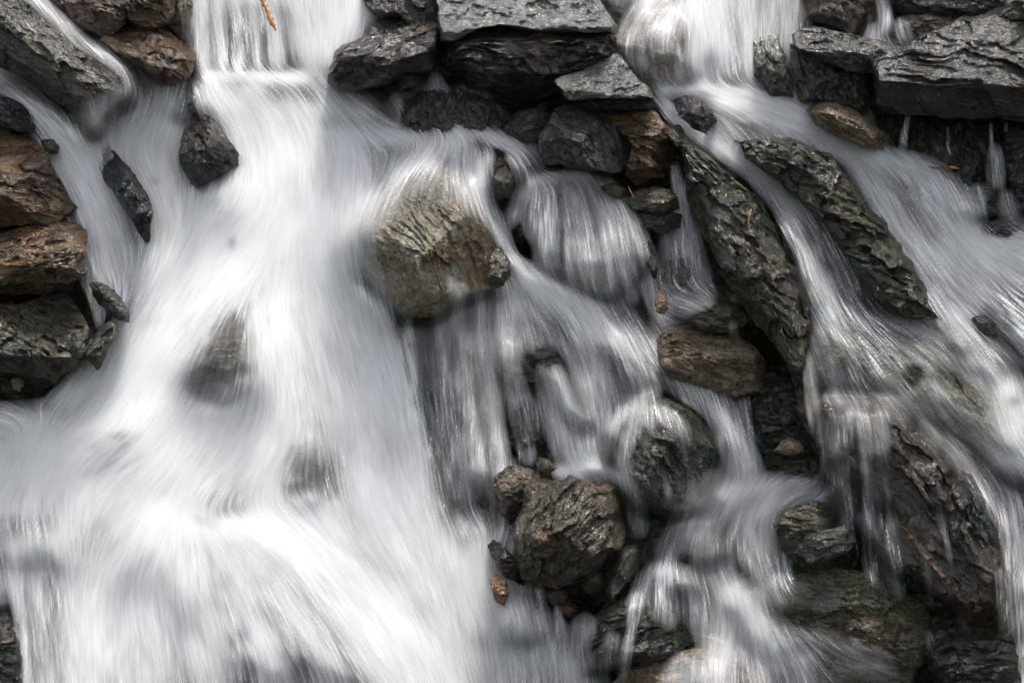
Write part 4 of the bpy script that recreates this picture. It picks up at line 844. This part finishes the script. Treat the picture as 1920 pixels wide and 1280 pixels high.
calm = np.zeros_like(dens)
for (cx, cy, rx, ry) in [(1400,930,150,50),(220,860,220,90),(560,430,140,70),(880,1070,80,80),(1960,500,60,40),(1380,185,130,26),(1080,885,70,26),(260,270,90,70),(330,960,120,50),(1370,1100,60,50),(1060,335,80,14),(1900,780,60,80),(600,1010,140,60)]:
    calm = np.maximum(calm, np.exp(-(((GXX - cx) / rx)**2 + ((GYY - cy) / ry)**2)))
kv = 0.62 + 0.62 * sstep(-0.25, 0.3, fbm(np.stack([GXX * 0.011, GYY * 0.008, np.zeros_like(GXX) + 4.4], -1), 4))
def water_mat():
    m = bpy.data.materials.new('white_water'); m.use_nodes = True; nt = m.node_tree; ln = nt.links.new
    nt.nodes.remove(nt.nodes['Principled BSDF']); out = nt.nodes['Material Output']
    at = N(nt, 'ShaderNodeAttribute', attribute_name='foam')
    # foam scatters light in its depth, so its shade follows the facing of the surface only in part
    ge = N(nt, 'ShaderNodeNewGeometry'); v1 = N(nt, 'ShaderNodeVectorMath', operation='SCALE'); v1.inputs['Scale'].default_value = 0.38; ln(ge.outputs['Normal'], v1.inputs[0])
    v2 = N(nt, 'ShaderNodeVectorMath', operation='ADD'); v2.inputs[1].default_value = (0.05, -0.28, 0.56); ln(v1.outputs[0], v2.inputs[0])
    v3 = N(nt, 'ShaderNodeVectorMath', operation='NORMALIZE'); ln(v2.outputs[0], v3.inputs[0])
    d = N(nt, 'ShaderNodeBsdfDiffuse'); ln(v3.outputs[0], d.inputs['Normal']); d.inputs[0].default_value = (0.88, 0.88, 0.885, 1)
    t = N(nt, 'ShaderNodeBsdfTranslucent'); t.inputs[0].default_value = (0.87, 0.875, 0.885, 1)
    mx = N(nt, 'ShaderNodeMixShader'); mx.inputs[0].default_value = 0.36; ln(v3.outputs[0], t.inputs['Normal']); ln(d.outputs[0], mx.inputs[1]); ln(t.outputs[0], mx.inputs[2])
    g = N(nt, 'ShaderNodeBsdfGlossy'); g.inputs['Roughness'].default_value = 0.34; g.inputs[0].default_value = (1, 1, 1, 1)
    m2 = N(nt, 'ShaderNodeMixShader'); m2.inputs[0].default_value = 0.03; ln(mx.outputs[0], m2.inputs[1]); ln(g.outputs[0], m2.inputs[2])
    tr = N(nt, 'ShaderNodeBsdfTransparent')
    m3 = N(nt, 'ShaderNodeMixShader'); ln(at.outputs['Fac'], m3.inputs[0]); ln(tr.outputs[0], m3.inputs[1]); ln(m2.outputs[0], m3.inputs[2])
    ln(m3.outputs[0], out.inputs['Surface'])
    return m
WM = water_mat()
idx = np.arange(NX * NY).reshape(NY, NX)
for li, (lift, share, cf, cm, cb, nm) in enumerate([(7, 0.44, 0.18, 0.12, 0.36, 'water'), (15, 0.38, 0.27, 0.18, 0.42, 'water'), (25, 0.28, 0.46, 0.28, 0.46, 'water')]):
    s1, s2, s3, s4 = threads(100 + li)
    thin = 1 - sstep(0.5, 1.6, dens)
    x = (cf * s1 + cm * s2) * (1 + 0.45 * thin) + 0.8 * cm * s3 * (1 - 0.35 * thin) + cb * s4 * (1 - 0.45 * thin)
    v_ = cf**2 + cm**2 * 1.64 + cb**2
    # in deep foam the threads melt together
    k = (1.3 - 0.90 * sstep(0.25, 2.5, dens)) * (1 + 0.30 * sstep(1440, 1640, GXX))
    k = k * (1 - 0.65 * calm) * kv
    tau = dens * share * np.exp(k * x - 0.42 * k * k * v_)
    a = 1 - np.exp(-tau * 1.15)
    a = a * sstep(0.02, 0.14, dens)
    h = surf0 + lift + 0.15 * s2 + 0.4 * s3 + 1.5 * s4
    mask = maxf((a > 0.012).astype(float), 1) > 0
    Vv = to_world(GXX, GYY, h).reshape(-1, 3)
    q = np.stack([idx[:-1, :-1], idx[1:, :-1], idx[1:, 1:], idx[:-1, 1:]], -1).reshape(-1, 4)
    mk = mask.ravel(); keep_ = mk[q].all(1); q = q[keep_]
    used = np.unique(q); remap = np.full(NX * NY, -1); remap[used] = np.arange(len(used))
    o = make_mesh(nm, Vv[used], remap[q], WM, {'foam': a.ravel()[used]})
    o['kind'] = 'structure'; o['label'] = 'silky white water pouring down over the rocks'
print('built in', round(time.time() - T0, 1), 's,', rock_no, 'rocks')
